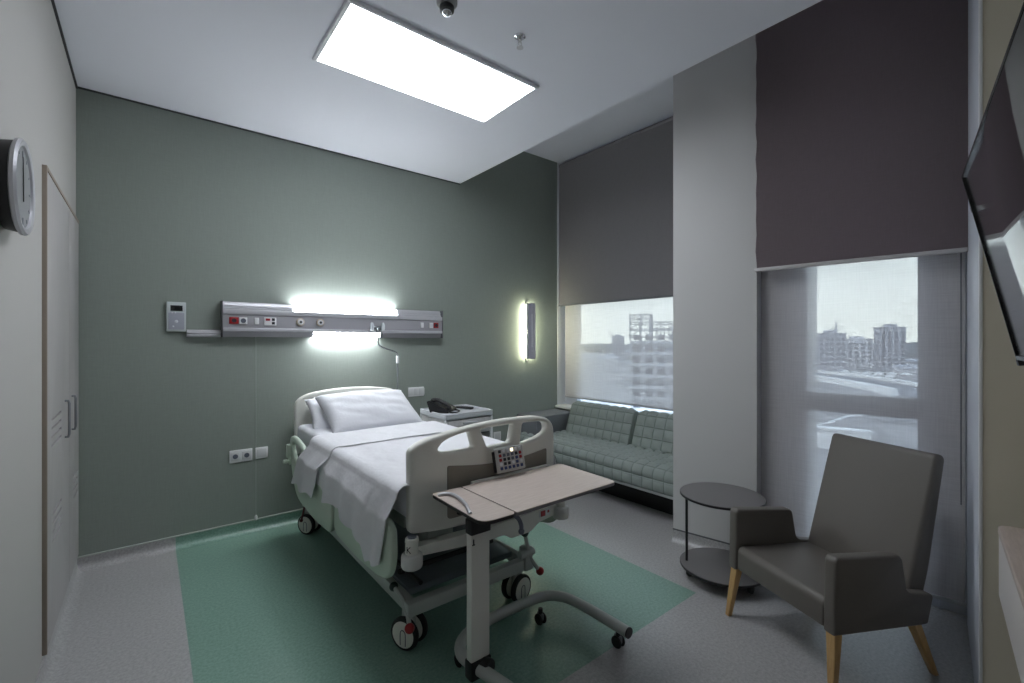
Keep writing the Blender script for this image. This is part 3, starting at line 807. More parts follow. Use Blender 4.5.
# side rails, lowered
for sx, x in ((-1, .842), (1, 1.846)):
    fm = lambda u, v, w, x=x, sx=sx: (x+w*sx, u, v)
    ro = round_poly([(3.70, .735), (3.66, .785), (3.56, .795), (3.34, .765), (3.16, .690), (2.76, .680), (2.715, .66), (2.70, .42), (2.74, .365), (3.015, .345), (3.42, .365), (3.52, .40), (3.63, .52)], [.03, .04, .05, .1, .06, .05, .05, .05, .05, .1, .08, .06, .06])
    ho = round_poly([(3.64, .735), (3.55, .755), (3.38, .730), (3.34, .66), (3.44, .58), (3.60, .66)], [.03, .04, .03, .04, .04, .04])
    bm = B(); board(bm, [ro, ho], .032, .011, fm); obj('side_rail', bm, M_RAIL, bed, ang=50)
    ro = round_poly([(2.66, .41), (2.65, .65), (2.60, .680), (1.92, .690), (1.875, .66), (1.868, .52), (1.91, .43), (2.03, .400), (2.30, .385), (2.58, .395)], [.05, .05, .05, .06, .06, .1, .08, .08, .1, .06])
    bm = B(); board(bm, [ro], .032, .011, fm); obj('side_rail', bm, M_RAIL, bed, ang=50)
    bm = B()
    for y in (2.2, 2.95, 3.3): box(bm, (min(x, .92 if sx < 0 else 1.768), y-.03, .585), (max(x, .92 if sx < 0 else 1.768), y+.03, .635), .006)
    obj('rail_bracket', bm, M_BEDM, bed)
bm = B(); box(bm, (.806, 3.66, .62), (.85, 3.71, .72), .006); cyl(bm, (.806, 3.66, .60), (.775, 3.66, .60), .016, bev=.004); cyl(bm, (.83, 3.66, .60), (.80, 3.66, .60), .012); box(bm, (.815, 3.645, .575), (.85, 3.69, .63), .004); obj('rail_latch', bm, M_RAIL, bed)
# castors
def castor(x, y, sgn, foot):
    RM = Matrix.Translation((x, y, 0)) @ Matrix.Rotation(R(foot), 4, 'Z') @ Matrix.Translation((-x, -y, 0))
    def obj_(n, bm, m, p):
        bmesh.ops.transform(bm, matrix=RM, verts=bm.verts[:]); return obj(n, bm, m, p)
    bm = B(); cyl(bm, (x, y+.01, .13), (x, y+.01, .225), .028, bev=.004); box(bm, (x-.016, y-.03, .06), (x+.016, y+.04, .175), .012)
    c = obj_('castor', bm, M_BEDM, bed)
    for s in (-1, 1):
        xx = x+s*.036
        bm = B(); lathe(bm, [(.060, -.016), (.074, -.013), (.078, -.006), (.078, .006), (.074, .013), (.060, .016)], (xx, y, .078), 'x', 36); obj_('tyre', bm, M_BLACK, c)
        bm = B(); lathe(bm, [(.010, -.0195), (.058, -.018), (.065, -.014), (.065, .014), (.058, .018), (.010, .0195)], (xx, y, .078), 'x', 36)
        obj_('hub_cap', bm, M_BED, c)
        bm = B(); e = xx+s*.0195; tube(bm, [(e, y-.018, .03), (e, y-.018, .085), (e, y-.008, .10), (e, y+.004, .10), (e, y+.012, .085), (e, y+.012, .03)], .0022, 6, 3); obj_('hub_groove', bm, M_GREYBTN, c)
    return c
for x, y, s, f in ((1.0, 2.053, -1, 26), (.985, 3.745, -1, 32), (1.655, 2.03, 1, -80), (1.66, 3.745, 1, 10)): castor(x, y, s, f)
# brake pedals with coloured ends
for pts, e0, e1 in (([(.950, 2.125, .272), (.952, 2.06, .262), (.950, 2.0, .245), (.945, 1.955, .205), (.938, 1.925, .168)], 0, 1),
                    ([(1.63, 1.925, .425), (1.65, 1.93, .36), (1.665, 1.94, .305), (1.70, 1.93, .235), (1.735, 1.915, .185)], 0, 1)):
    bm = B(); tube(bm, pts, .011, 10, 4); pd = obj('brake_pedal', bm, M_BEDM, bed)
    bm = B(); ball(bm, pts[0], .022); obj('green_knob', bm, mat('dark_green_plastic', (16, 44, 36), .4), pd)
    bm = B(); ball(bm, pts[-1], .023); obj('red_knob', bm, M_RED, pd)
bm = B(); cyl(bm, (1.60, 1.935, .305), (1.70, 1.935, .305), .022, bev=.004); box(bm, (1.64, 1.93, .20), (1.70, 1.99, .33), .01); obj('pedal_hub', bm, M_BEDM, bed)
bm = B(); ball(bm, (.915, 3.72, .118), .013); cyl(bm, (.915, 3.72, .118), (.955, 3.77, .22), .007); obj('rear_pedal', bm, mat('dark_red_plastic', (70, 16, 18), .4), bed)

# mattress, sheet, pillows
mt = thing('mattress', 'white mattress lying on the hospital bed', 'mattress', (1.344, 2.86, .676))
bm = B(); box(bm, (.905, 1.885, .676), (1.783, 3.82, .838), .035, 4); obj('mattress_body', bm, M_LINEN, mt, ang=60)
bm = B(); tube(bm, [(.945, 1.95, .832), (.945, 3.81, .832)], .003, 6); tube(bm, [(1.743, 1.95, .832), (1.743, 3.81, .832)], .003, 6); obj('piping', bm, M_LINEN, mt)

def interp(T, y):
    if y <= T[0][0]: return T[0][1]
    for (a, va), (b, vb) in zip(T, T[1:]):
        if y <= b:
            t = (y-a)/(b-a); t = t*t*(3-2*t) if abs(vb-va) > .05 else t
            return va+(vb-va)*t
    return T[-1][1]

def drape(bm, y0, y1, hem, skew, lift, xl=.818, xr=1.815, rdrop=.10, ny=110, seed=0., fold=.016, out=.0):
    """cloth over the mattress: flat on top, over the rounded edge, hanging to hem(y) on the left"""
    nt, nd = 26, 26; top = .842+lift; r = .045+lift
    grid = []
    for j in range(ny+1):
        y = y0+(y1-y0)*j/ny; row = []
        hz = interp(hem, y); L = top-r-hz
        # right drop
        path = [(xr+lift, y, top-r-rdrop*(1-k/3), 0.) for k in range(3)]
        for k in range(1, 5):
            a = PI/2*k/4; path.append((xr+lift-r+r*math.cos(a), y, top-r+r*math.sin(a), 0.))
        for k in range(1, nt):
            x = xr-r+(xl+r-(xr-r))*k/nt; path.append((x, y, top+.006*noise.noise(Vector((x*3, y*3, seed)))+.004*noise.noise(Vector((x*9, y*5, seed+4))), 0.))
        for k in range(0, 5):
            a = PI/2*k/4; path.append((xl+r-r*math.sin(a)-lift, y, top-r+r*math.cos(a), 0.))
        for k in range(1, nd+1):
            f = k/nd; path.append((xl-lift, y, top-r-L*f, f))
        for (x, yy, z, f) in path:
            if f > 0:
                amp = fold*(f**.8)
                q = noise.noise(Vector((yy*7.0+seed, z*2.0, seed*2)))*1.6+.6*math.sin(yy*24+seed*3+z*4)
                x = x-out*min(1, f*3.2)-amp*(1.0+.9*q)*.8+.014*f
                z = z+.010*f*math.sin(yy*31+seed)
                yy = yy+skew(y)*f
            row.append(bm.verts.new((x, yy, z)))
        grid.append(row)
    for a, b in zip(grid, grid[1:]):
        for i in range(len(a)-1): bm.faces.new((a[i], a[i+1], b[i+1], b[i]))
    bmesh.ops.recalc_face_normals(bm, faces=bm.faces[:])
    bmesh.ops.solidify(bm, geom=bm.faces[:], thickness=.004)
    return bm
sh = thing('bed_sheet', 'crumpled white top sheet hanging over the left side of the bed', 'sheet', (1.344, 2.5, .84))
hem = [(1.865, .485), (1.93, .468), (2.03, .435), (2.10, .428), (2.145, .515), (2.3, .535), (2.5, .545), (2.7, .555), (2.83, .58), (2.95, .63)]
bm = B(); drape(bm, 1.872, 2.90, hem, lambda y: .03+.06*max(0, min(1, (2.2-y)/.25)), .004, xl=.852, ny=170, seed=1.3, fold=.024, out=.036); obj('main_sheet', bm, M_LINENB, sh, ang=75)
hem2 = [(2.76, .66), (2.80, .60), (2.86, .51), (3.0, .495), (3.2, .485)]
bm = B(); drape(bm, 2.79, 3.22, hem2, lambda y: .13+.16*max(0, (y-2.79)/.43), .011, xl=.852, ny=70, seed=5.1, fold=.018, out=.050); obj('turned_down_band', bm, M_LINENB, sh, ang=75)
def pillow_mesh(W, H, T, seed):
    bm = B(); n = 34; tops, bots = [], []
    for s, store in ((1, tops), (-1, bots)):
        for i in range(n+1):
            row = []
            for j in range(n+1):
                u, v = 2*i/n-1, 2*j/n-1
                fu, fv = 1-abs(u)**2.6, 1-abs(v)**2.6
                h = T/2*(max(0, fu*fv))**.42
                pin = 1-.075*(1-abs(v)**2)*(abs(u)**6)
                pin2 = 1-.06*(1-abs(u)**2)*(abs(v)**6)
                x, y = u*W/2*pin, v*H/2*pin2
                w = noise.noise(Vector((x*5+seed, y*9, s*3.)))*.018+abs(noise.noise(Vector((x*4+y*9+seed, y*3-x*3, s*1.+seed))))*.016
                row.append(bm.verts.new((x, y, s*(h+w*min(1, 3*fu*fv)))))
            store.append(row)
        for i in range(n):
            for j in range(n):
                q = (store[i][j], store[i+1][j], store[i+1][j+1], store[i][j+1]); bm.faces.new(q if s > 0 else q[::-1])
    bmesh.ops.remove_doubles(bm, verts=bm.verts[:], dist=.0015)
    bmesh.ops.recalc_face_normals(bm, faces=bm.faces[:])
    return bm
for nm, lab, W, H, T, loc, rot, sd in (
        ('pillow', 'plump white pillow in front, leaning on the headboard', .74, .46, .17, (1.372, 3.500, .940), (R(31), 0, R(3)), 2.2),
        ('pillow', 'white pillow behind the front pillow, its left corner showing', .66, .36, .12, (1.275, 3.640, .915), (R(40), 0, R(-3)), 7.7)):
    bm = pillow_mesh(W, H, T, sd)
    o = obj(nm, bm, M_LINEN, ang=80); o.location = loc; o.rotation_euler = rot
    tag(o, lab, 'pillow', 'pillows at the head of the bed')

# ================================================================== OVERBED TABLE
ot = thing('overbed_table', 'wheeled overbed table with pale wood top across the foot of the bed', 'table', (1.10, 1.61, 0))
zt = .81
main = round_poly([(1.141, 1.392), (1.764, 1.398), (1.786, 1.806), (1.138, 1.800)], [.004, .03, .03, .004])
flap = round_poly([(.972, 1.392), (1.120, 1.388), (1.134, 1.402), (1.132, 1.798), (.982, 1.806)], [.055, .01, .008, .004, .03])
def ztop(bm, P, z0, z1, bev=.001): return board(bm, [P], z1-z0, bev, lambda u, v, w: (u, v, (z0+z1)/2+w))
for nm, P in (('table_top', main), ('tilting_flap', flap)):
    bm = B(); ztop(bm, P, zt-.003, zt, .0005); tp = obj(nm, bm, M_OAK, ot)
    bm = B(); ztop(bm, P, zt-.016, zt-.0032, .001); obj('core_board', bm, mat('dark_edge', (40, 36, 34), .5) if nm == 'tilting_flap' else mat('grey_edge', (128, 124, 126), .5), tp)
bm = B(); box(bm, (1.20, 1.800, zt-.012), (1.70, 1.818, zt+.010), .004); obj('back_lip', bm, mat('lip_grey', (200, 198, 196), .4), ot)
bm = B(); tube(bm, [(.988, 1.752, zt+.003), (1.010, 1.742, zt+.008), (1.036, 1.712, zt+.009), (1.034, 1.650, zt+.009), (1.014, 1.570, zt+.009), (.990, 1.515, zt+.008), (.984, 1.490, zt+.003)], .0075, 10, 5); obj('pull_handle', bm, M_ALU, ot)
bm = B(); box(bm, (1.14, 1.50, zt-.048), (1.70, 1.68, zt-.0165), .006); obj('carrier_beam', bm, M_BEDM, ot)
bm = B(); box(bm, (1.055, 1.590, .10), (1.150, 1.630, .700), .005); obj('post', bm, M_BED, ot)
bm = B(); box(bm, (1.052, 1.586, .672), (1.153, 1.634, .735), .004); obj('post_collar', bm, M_DARK, ot)
bm = B(); box(bm, (1.064, 1.594, .73), (1.141, 1.626, zt-.017), .003); obj('inner_post', bm, M_BEDM, ot)
bm = B(); box(bm, (1.069, 1.5865, .630), (1.074, 1.591, .655)); box(bm, (1.065, 1.5865, .630), (1.078, 1.591, .634)); bmesh.ops.translate(bm, verts=bm.verts[:], vec=(-.006, .001, 0)); obj('post_mark', bm, M_DARK, ot)
bm = B(); tube(bm, [(1.16, 1.45, zt-.03), (1.185, 1.44, zt-.05), (1.200, 1.44, zt-.08), (1.206, 1.445, zt-.105)], .009, 10, 4); ball(bm, (1.206, 1.445, zt-.11), .013); obj('height_lever', bm, M_GREYBTN, ot)
bm = B(); box(bm, (1.13, 1.45, zt-.03), (1.17, 1.52, zt-.0165), .003); obj('lever_block', bm, M_DARK, ot)
foot = [(1.785, 1.345, .1), (1.785, 1.48, .1), (1.782, 1.62, .1), (1.765, 1.735, .1), (1.715, 1.805, .1), (1.63, 1.835, .1), (1.50, 1.842, .1), (1.35, 1.842, .1), (1.22, 1.828, .1), (1.13, 1.785, .1), (1.085, 1.715, .1), (1.088, 1.63, .1), (1.108, 1.52, .1), (1.128, 1.40, .1)]
bm = B(); tube(bm, foot, .026, 16, 4); obj('foot_tube', bm, M_BEDM, ot)
for p in ((1.785, 1.345, .1), (1.1285, 1.398, .1)):
    bm = B(); cyl(bm, (p[0], p[1]+.002, p[2]), (p[0], p[1]-.006, p[2]), .0255, seg=20); obj('tube_cap', bm, M_DARK, ot)
bm = B(); box(bm, (1.050, 1.583, .060), (1.155, 1.637, .140), .008); cyl(bm, (1.115, 1.60, .105), (1.128, 1.555, .105), .036, bev=.006); obj('post_socket', bm, M_DARK, ot)
for x, y in ((1.612, 1.775), (1.785, 1.405), (1.122, 1.44), (1.12, 1.775)):
    bm = B(); cyl(bm, (x, y, .055), (x, y, .082), .012); c = obj('castor', bm, M_DARK, ot)
    for s in (-1, 1):
        bm = B(); lathe(bm, [(.014, -.007), (.026, -.006), (.029, 0), (.026, .006), (.014, .007)], (x+s*.014, y, .0292), 'x', 24); obj('wheel', bm, M_BLACK, c)
    bm = B(); box(bm, (x-.006, y-.022, .026), (x+.006, y+.022, .060), .004); obj('fork', bm, mat('castor_grey', (120, 122, 124), .4), c)

# ================================================================== BEDSIDE CABINET with telephone and remote
cb = thing('bedside_cabinet', 'white bedside cabinet standing between bed and back wall corner', 'cabinet', (2.14, 3.47, 0))
cx0, cx1, cy0, cy1 = 1.895, 2.385, 3.24, 3.70
bm = B(); ztop(bm, round_poly([(cx0, cy0), (cx1, cy0), (cx1, cy1), (cx0, cy1)], .03), .835, .872, .008); tp = obj('top', bm, mat('cabinet_top', (190, 193, 198), .4), cb)
bm = B(); P = round_poly([(cx0, cy0), (cx1, cy0), (cx1, cy1), (cx0, cy1)], .03); Q = round_poly([(cx0+.014, cy0+.014), (cx1-.014, cy0+.014), (cx1-.014, cy1-.014), (cx0+.014, cy1-.014)], .02)
board(bm, [P, Q], .014, .004, lambda u, v, w: (u, v, .878+w)); obj('rim', bm, mat('cabinet_rim', (206, 208, 212), .4), tp)
for x in (cx0+.012, cx1-.030):
    bm = B(); box(bm, (x, cy0+.03, .11), (x+.018, cy1-.03, .836), .002); obj('side_panel', bm, M_CABW, cb)
for x, y in ((cx0+.004, cy0+.006), (cx1-.026, cy0+.006), (cx0+.004, cy1-.028), (cx1-.026, cy1-.028)):
    bm = B(); box(bm, (x, y, .085), (x+.022, y+.022, .836), .004); obj('corner_post', bm, M_WHITE, cb)
bm = B(); box(bm, (cx0+.03, cy1-.045, .11), (cx1-.03, cy1-.032, .836)); obj('back_panel', bm, M_CABW, cb)
bm = B(); box(bm, (cx0+.032, cy0+.006, .700), (cx1-.032, cy0+.026, .828), .003); dr = obj('drawer', bm, M_CABW, cb)
bm = B(); box(bm, (2.07, cy0-.010, .79), (2.21, cy0+.008, .806), .004); obj('drawer_handle', bm, M_ALU, dr)
for z in (.10, .43, .685):
    bm = B(); box(bm, (cx0+.03, cy0+.02, z), (cx1-.03, cy1-.04, z+.016), .002); obj('shelf', bm, mat('niche_grey', (96, 98, 104), .5), cb)
bm = B(); box(bm, (cx0+.032, cy0+.006, .118), (cx1-.032, cy0+.024, .428), .003); obj('door', bm, M_CABW, cb)
for x in (cx0+.05, cx1-.05):
    for y in (cy0+.05, cy1-.05):
        bm = B(); lathe(bm, [(.012, -.012), (.034, -.010), (.038, 0), (.034, .010), (.012, .012)], (x, y, .0385), 'x', 22); box(bm, (x-.018, y-.012, .035), (x+.018, y+.012, .102), .004); obj('castor', bm, M_DARK, cb)
# telephone: wedge body, handset in its cradle on the left, keypad and display
ph = thing('desk_telephone', 'black desk telephone with handset on the bedside cabinet', 'telephone', (2.015, 3.50, .873), R(40))
def wedge(bm, x0, x1, y0, y1, zl, zh, t=.02):
    extrude_profile(bm, round_poly([(y0, .004), (y0, zl), (y1-.02, zh), (y1, zh-.012), (y1-.03, .004)], .006, 3), x0, 'x', x1-x0); return bm
bm = B(); wedge(bm, -.11, .11, -.095, .10, .030, .125); obj('body', bm, M_DARK, ph); ph.scale = (1.0, 1.0, .84)
tilt = Matrix.Translation((0, -.095, .030)) @ Matrix.Rotation(math.atan2(.095, .175), 4, 'X')
bm = B(); box(bm, (-.030, .105, 0), (.095, .180, .006), .002); bmesh.ops.transform(bm, matrix=tilt, verts=bm.verts[:]); obj('display', bm, mat('phone_display', (120, 124, 132), .2), ph)
for i in range(4):
    for j in range(3):
        bm = B(); x, y = -.018+j*.026, .022+i*.019; box(bm, (x-.010, y-.006, 0), (x+.010, y+.006, .006), .002, 1)
        bmesh.ops.transform(bm, matrix=tilt, verts=bm.verts[:]); obj('key', bm, mat('phone_key', (150, 150, 156), .45), ph)
bm = B(); tube(bm, [(-.078, .005, .020), (-.078, .03, .034), (-.078, .09, .038), (-.078, .15, .034), (-.078, .178, .020)], .017, 12, 4)
ball(bm, (-.078, .012, .016), .026, (1, 1.1, .7)); ball(bm, (-.078, .170, .016), .026, (1, 1.1, .7)); bmesh.ops.transform(bm, matrix=tilt, verts=bm.verts[:]); obj('handset', bm, M_DARK, ph)
bm = B(); tube(bm, [(-.085, -.09, .018), (-.10, -.13, .008), (-.05, -.155, .006), (.03, -.15, .006), (.07, -.12, .006), (.06, -.09, .012)], .006, 8, 5); obj('cord', bm, M_BLACK, ph)
rc = thing('remote_control', 'small black remote control lying on the bedside cabinet beside the telephone', 'remote control', (2.255, 3.51, .873), R(24))
bm = B(); box(bm, (-.024, -.085, 0), (.024, .085, .020), .007, 3); obj('case', bm, M_DARK, rc)
for i in range(5):
    for j in range(3):
        bm = B(); box(bm, (-.017+j*.012, -.05+i*.022, .019), (-.009+j*.012, -.04+i*.022, .022), .001, 1); obj('key', bm, M_GREYBTN, rc)

# ================================================================== ARMCHAIR
ch = thing('armchair', 'taupe leatherette armchair with pale wooden legs by the tall window', 'armchair', (2.341, .916, 0), R(-114.5))
# local x: to the sitter's left seen from the camera's right, local y: towards the back
hw = .310; hb = .262
def side(x):
    bm = B()
    P = round_poly([(-.002, .265), (.004, .572), (.018, .588), (.352, .560), (.372, .545), (.398, .405), (.425, .385), (.555, .365), (.520, .238), (.49, .238)], [.008, .015, .01, .01, .02, .02, .03, .02, .012, .012])
    board(bm, [P], .054, .011, lambda u, v, w: (x+w, u, v)); return bm
obj('armrest', side(-hw+.027), M_CHAIR, ch, ang=50); obj('armrest', side(hw-.027), M_CHAIR, ch, ang=50)
bm = B(); board(bm, [round_poly([(.004, .272), (.005, .372), (.025, .394), (.47, .372), (.49, .245)], [.01, .03, .04, .01, .01])], 2*hw-.110, .012, lambda u, v, w: (w, u, v)); obj('seat', bm, M_CHAIR, ch, ang=50)
bm = B()
P = round_poly([(.432, .240), (.470, .372), (.640, .950), (.652, .966), (.690, .962), (.702, .940), (.590, .40), (.524, .234)], [.01, .02, .02, .015, .015, .02, .1, .01])
def bmap(u, v, w):
    k = 1.0
    return (w*k, u, v)
board(bm, [P], 2*hb, .018, bmap); obj('backrest', bm, M_CHAIR, ch, ang=50)
for x, y, dx, dy, top in ((-hw+.030, .028, -.024, -.034, .272), (hw-.026, .026, .010, -.020, .272), (-hw+.035, .475, -.02, .10, .242), (hw-.035, .475, .02, .10, .242)):
    bm = B(); rg = []
    for h, s in ((0, .011), (.002, .013), (top, .022)):
        f = 1-h/top
        rg.append([bm.verts.new((x+dx*f+a*s, y+dy*f+b*s*.95, h)) for a, b in ((-1, -1), (1, -1), (1, 1), (-1, 1))])
    for a, b in zip(rg, rg[1:]):
        for i in range(4): bm.faces.new((a[i], a[(i+1) % 4], b[(i+1) % 4], b[i]))
    bm.faces.new(rg[0][::-1]); bm.faces.new(rg[-1]); bmesh.ops.bevel(bm, geom=bm.edges[:], offset=.003, segments=1, affect='EDGES')
    obj('leg', bm, M_LEG, ch)

# ================================================================== ROUND SIDE TABLE
st = thing('side_table', 'round two tier graphite side table on castors by the grey column', 'side table', (2.80, 1.405, 0))
sx, sy = 2.80, 1.402
bm = B(); lathe(bm, [(.236, .512), (.244, .515), (.245, .526), (.242, .531), (.05, .5315)], (sx, sy, 0), 'z', 64); obj('table_top', bm, M_TABLE, st)
bm = B(); lathe(bm, [(.236, .070), (.244, .073), (.245, .084), (.242, .089), (.05, .0895)], (sx, sy, 0), 'z', 64); obj('lower_shelf', bm, M_TABLE, st)
for z in (.0745, .5165):
    bm = B(); lathe(bm, [(.2445, z), (.2458, z+.001), (.2458, z+.011), (.2445, z+.012)], (sx, sy, 0), 'z', 64); obj('edge_band', bm, M_DARK, st)
for a in (124, 222, 330):
    x, y = sx+.205*math.cos(R(a)), sy+.205*math.sin(R(a))
    bm = B(); cyl(bm, (x, y, .085), (x, y, .515), .008, seg=14); obj('column', bm, M_DARK, st)
for a in (130, 262, 330, 60):
    x, y = sx+.19*math.cos(R(a)), sy+.19*math.sin(R(a))
    bm = B(); lathe(bm, [(.008, -.013), (.022, -.012), (.026, 0), (.022, .012), (.008, .013)], (x, y, .0262), 'y', 20); cyl(bm, (x, y, .03), (x, y, .074), .010); obj('castor', bm, M_BLACK, st)

# ================================================================== TELEVISION on its bracket
tv = fthing('television', 'flat black television tilted down on the wall at the right edge', 'television', (1.11, FRONT_W, 1.45))
# d from 1.15 (near) to 2.37 (far); top leans out from the wall
A = Vector((1.466, -.0471, 1.863)); Bt = Vector((1.4725, -.1327, 1.4447)); up = (A-Bt).normalized(); al = Vector((-1, -.038, 0)).normalized(); nr = up.cross(al).normalized()
if nr.y < 0: nr = -nr
Wt, Ht = .735, (A-Bt).length
def tvm(u, v, w): return Bt+al*u+up*v+nr*w      # u towards the camera, v up the screen, w out of the screen
def tvbox(bm, u0, u1, v0, v1, w0, w1, bev=.002):
    t = bmesh.new(); box(t, (u0, v0, w0), (u1, v1, w1), bev)
    for v in t.verts: v.co = tvm(*v.co)
    bmesh.ops.recalc_face_normals(t, faces=t.faces[:]); merge(bm, t); return bm
bm = B(); tvbox(bm, 0, Wt, 0, Ht, -.030, -.002, .004); tvbox(bm, .15, Wt-.15, .05, Ht-.12, -.055, -.028, .01); obj('housing', bm, M_DARK, tv)
bm = B(); tvbox(bm, .004, Wt-.004, .009, Ht-.005, -.003, .0005, .0003); obj('screen', bm, M_SCREENTV, tv)
bm = B(); tvbox(bm, 0, Wt, 0, .010, -.004, .0015, .0005); tvbox(bm, 0, .004, 0, Ht, -.004, .0012, .0004); tvbox(bm, Wt-.004, Wt, 0, Ht, -.004, .0012, .0004); tvbox(bm, 0, Wt, Ht-.005, Ht, -.004, .0012, .0004); obj('bezel', bm, mat('bezel_black', (12, 12, 13), .25), tv)
bm = B(); tvbox(bm, .003, .025, -.012, .001, -.012, .003, .002); obj('corner_foot', bm, M_DARK, tv)
bm = B(); tvbox(bm, -.0015, .003, .340, .352, -.004, .002, .0006); obj('side_clip', bm, M_CHROME, tv)
bm = B(); c = tvm(Wt/2, Ht/2, -.05)
box(bm, (c.x-.15, -FRONT_W+.001, c.z-.10), (c.x+.15, -FRONT_W+.02, c.z+.10), .003); tube(bm, [(c.x, -FRONT_W+.01, c.z), (c.x, c.y, c.z)], .02, 12); obj('wall_bracket', bm, M_DARK, tv)

# wall desk below the television
dk = fthing('wall_desk', 'pale wood topped wall desk at the lower right edge', 'desk', (1.5, FRONT_W, .60))
P = round_poly([(.2, -FRONT_W+.001), (2.40, -FRONT_W+.001), (2.345, -.163), (.2, -.163)], [.0, .0, .035, .0])
bm = B(); board(bm, [P], .024, .004, lambda u, v, w: (u, v, .828+w)); obj('desk_top', bm, M_DESKW, dk)
P2 = round_poly([(.2, -FRONT_W+.001), (2.396, -FRONT_W+.001), (2.342, -.165), (.2, -.165)], [.0, .0, .03, .0])
bm = B(); board(bm, [P2], .215, .004, lambda u, v, w: (u, v, .708+w)); obj('apron', bm, mat('desk_apron', (204, 198, 194), .45), dk)

# ================================================================== OUTSIDE
GZ = -14.0
def ground_mat():
    t = NT('city_ground'); p = t.p
    g = t.node('ShaderNodeNewGeometry')
    n1 = t.node('ShaderNodeTexNoise', i_Scale=.035, i_Detail=6.0, i_Roughness=.6); t.link(g.outputs['Position'], n1.inputs['Vector'])
    n2 = t.node('ShaderNodeTexNoise', i_Scale=.6, i_Detail=4.0); t.link(g.outputs['Position'], n2.inputs['Vector'])
    ad = t.node('ShaderNodeMix', data_type='FLOAT'); ad.inputs['Factor'].default_value = .35
    t.link(n1.outputs['Fac'], ad.inputs['A']); t.link(n2.outputs['Fac'], ad.inputs['B'])
    r = t.node('ShaderNodeValToRGB'); e = r.color_ramp.elements
    e[0].position = .36; e[0].color = lin((84, 88, 92)); e[1].position = .62; e[1].color = lin((176, 173, 176))
    m = e.new(.5); m.color = lin((134, 134, 140))
    t.link(ad.outputs['Result'], r.inputs['Fac']); t.link(r.outputs['Color'], p.inputs['Base Color'])
    p.inputs['Roughness'].default_value = .95
    return t.m
M_GROUND = ground_mat()
M_FAR = mat('hazed_concrete', (196, 198, 206), .9, var=.08, vscale=.2)  # aerial haze is put into the pale bluish grey of the far concretes
M_FAR2 = mat('hazed_concrete_dark', (166, 169, 180), .9, var=.08, vscale=.2)
M_HILL = mat('hazed_trees', (96, 104, 112), .95, var=.2, vscale=.05)  # tree colour greyed and blued to carry the haze
M_STEEL = mat('site_steel', (150, 154, 162), .7)
M_SITE = mat('site_block', (178, 179, 186), .9, var=.1, vscale=.4)
M_ROAD = mat('bright_concrete', (236, 238, 242), .9)
M_ASPH = mat('asphalt', (118, 122, 132), .9)
M_WINDOWFAR = mat('far_window', (62, 68, 86), .5)
bm = B(); bmesh.ops.create_grid(bm, x_segments=24, y_segments=24, size=1500)
for v in bm.verts: v.co = (v.co.x+900, v.co.y+300, GZ+.0)
bmesh.ops.solidify(bm, geom=bm.faces[:], thickness=.5); bmesh.ops.recalc_face_normals(bm, faces=bm.faces[:])
struct('ground', bm, M_GROUND)
# unfinished tower with an open steel top, seen through the left window
tw = thing('construction_tower', 'unfinished concrete tower with open steel top floors beyond the left window', 'building', (62, 41, GZ))
ax, ay = Vector((.60, -.80, 0)), Vector((.80, .60, 0)); org = Vector((57.7, 43.3, 0))
MT = Matrix(((ax.x, ay.x, 0, org.x), (ax.y, ay.y, 0, org.y), (0, 0, 1, 0), (0, 0, 0, 1)))
def tb(bm, a, b, bev=0): return box(bm, a, b, bev, mtx=MT)
bm = B(); tb(bm, (.15, .2, GZ), (14.8, 9.8, 1.6)); obj('lower_block', bm, M_SITE, tw)
for k in range(9):
    z = GZ+1.4+k*1.72
    bm = B(); tb(bm, (0, 0, z), (15, 10, z+.28)); obj('floor_slab', bm, M_FAR, tw)
    bm = B()
    for q in range(8): tb(bm, (.6+q*1.8, .12, z+.55), (1.6+q*1.8, .25, z+1.35))
    obj('window_row', bm, M_WINDOWFAR, tw)
for z in (2.1, 3.3, 4.35):
    bm = B(); tb(bm, (0, 0, z), (15, .3, z+.16)); tb(bm, (0, 9.7, z), (15, 10, z+.16)); tb(bm, (0, 0, z), (.3, 10, z+.16)); tb(bm, (14.7, 0, z), (15, 10, z+.16)); obj('steel_beam', bm, M_STEEL, tw)
for u in (0, 1.65, 3.3, 4.5, 5.7, 7.0, 9.0, 11.0, 13.0, 14.8):
    top = 5.55 if u < 3.4 else 4.5
    for v in (0, 9.8):
        bm = B(); tb(bm, (u, v, 1.6), (u+.18, v+.18, top)); obj('steel_column', bm, M_STEEL, tw)
for (u0, z0, u1, z1) in ((0, 2.2, 1.65, 3.3), (1.65, 3.3, 3.3, 2.2), (0, 3.4, 1.65, 4.4), (1.65, 4.4, 3.3, 3.4), (5.7, 3.4, 7.0, 4.4), (7.0, 3.4, 5.7, 4.4), (3.4, 3.4, 4.5, 2.2), (5.8, 2.2, 7.0, 3.4), (9, 2.2, 11, 3.4), (11, 3.4, 13, 4.4)):
    bm = B(); cyl(bm, MT @ Vector((u0, .1, z0)), MT @ Vector((u1, .1, z1)), .07, seg=6); obj('brace', bm, M_STEEL, tw)
for z in (5.0, 5.55):
    bm = B(); tb(bm, (0, 0, z), (3.45, .2, z+.12)); tb(bm, (0, 4.0, z), (3.45, 4.2, z+.12)); tb(bm, (0, 0, z), (.2, 4.2, z+.12)); tb(bm, (3.25, 0, z), (3.45, 4.2, z+.12)); obj('top_beam', bm, M_STEEL, tw)
for u in (0, 3.3):
    bm = B(); tb(bm, (u, 4.0, 1.6), (u+.18, 4.18, 5.6)); obj('steel_column', bm, M_STEEL, tw)
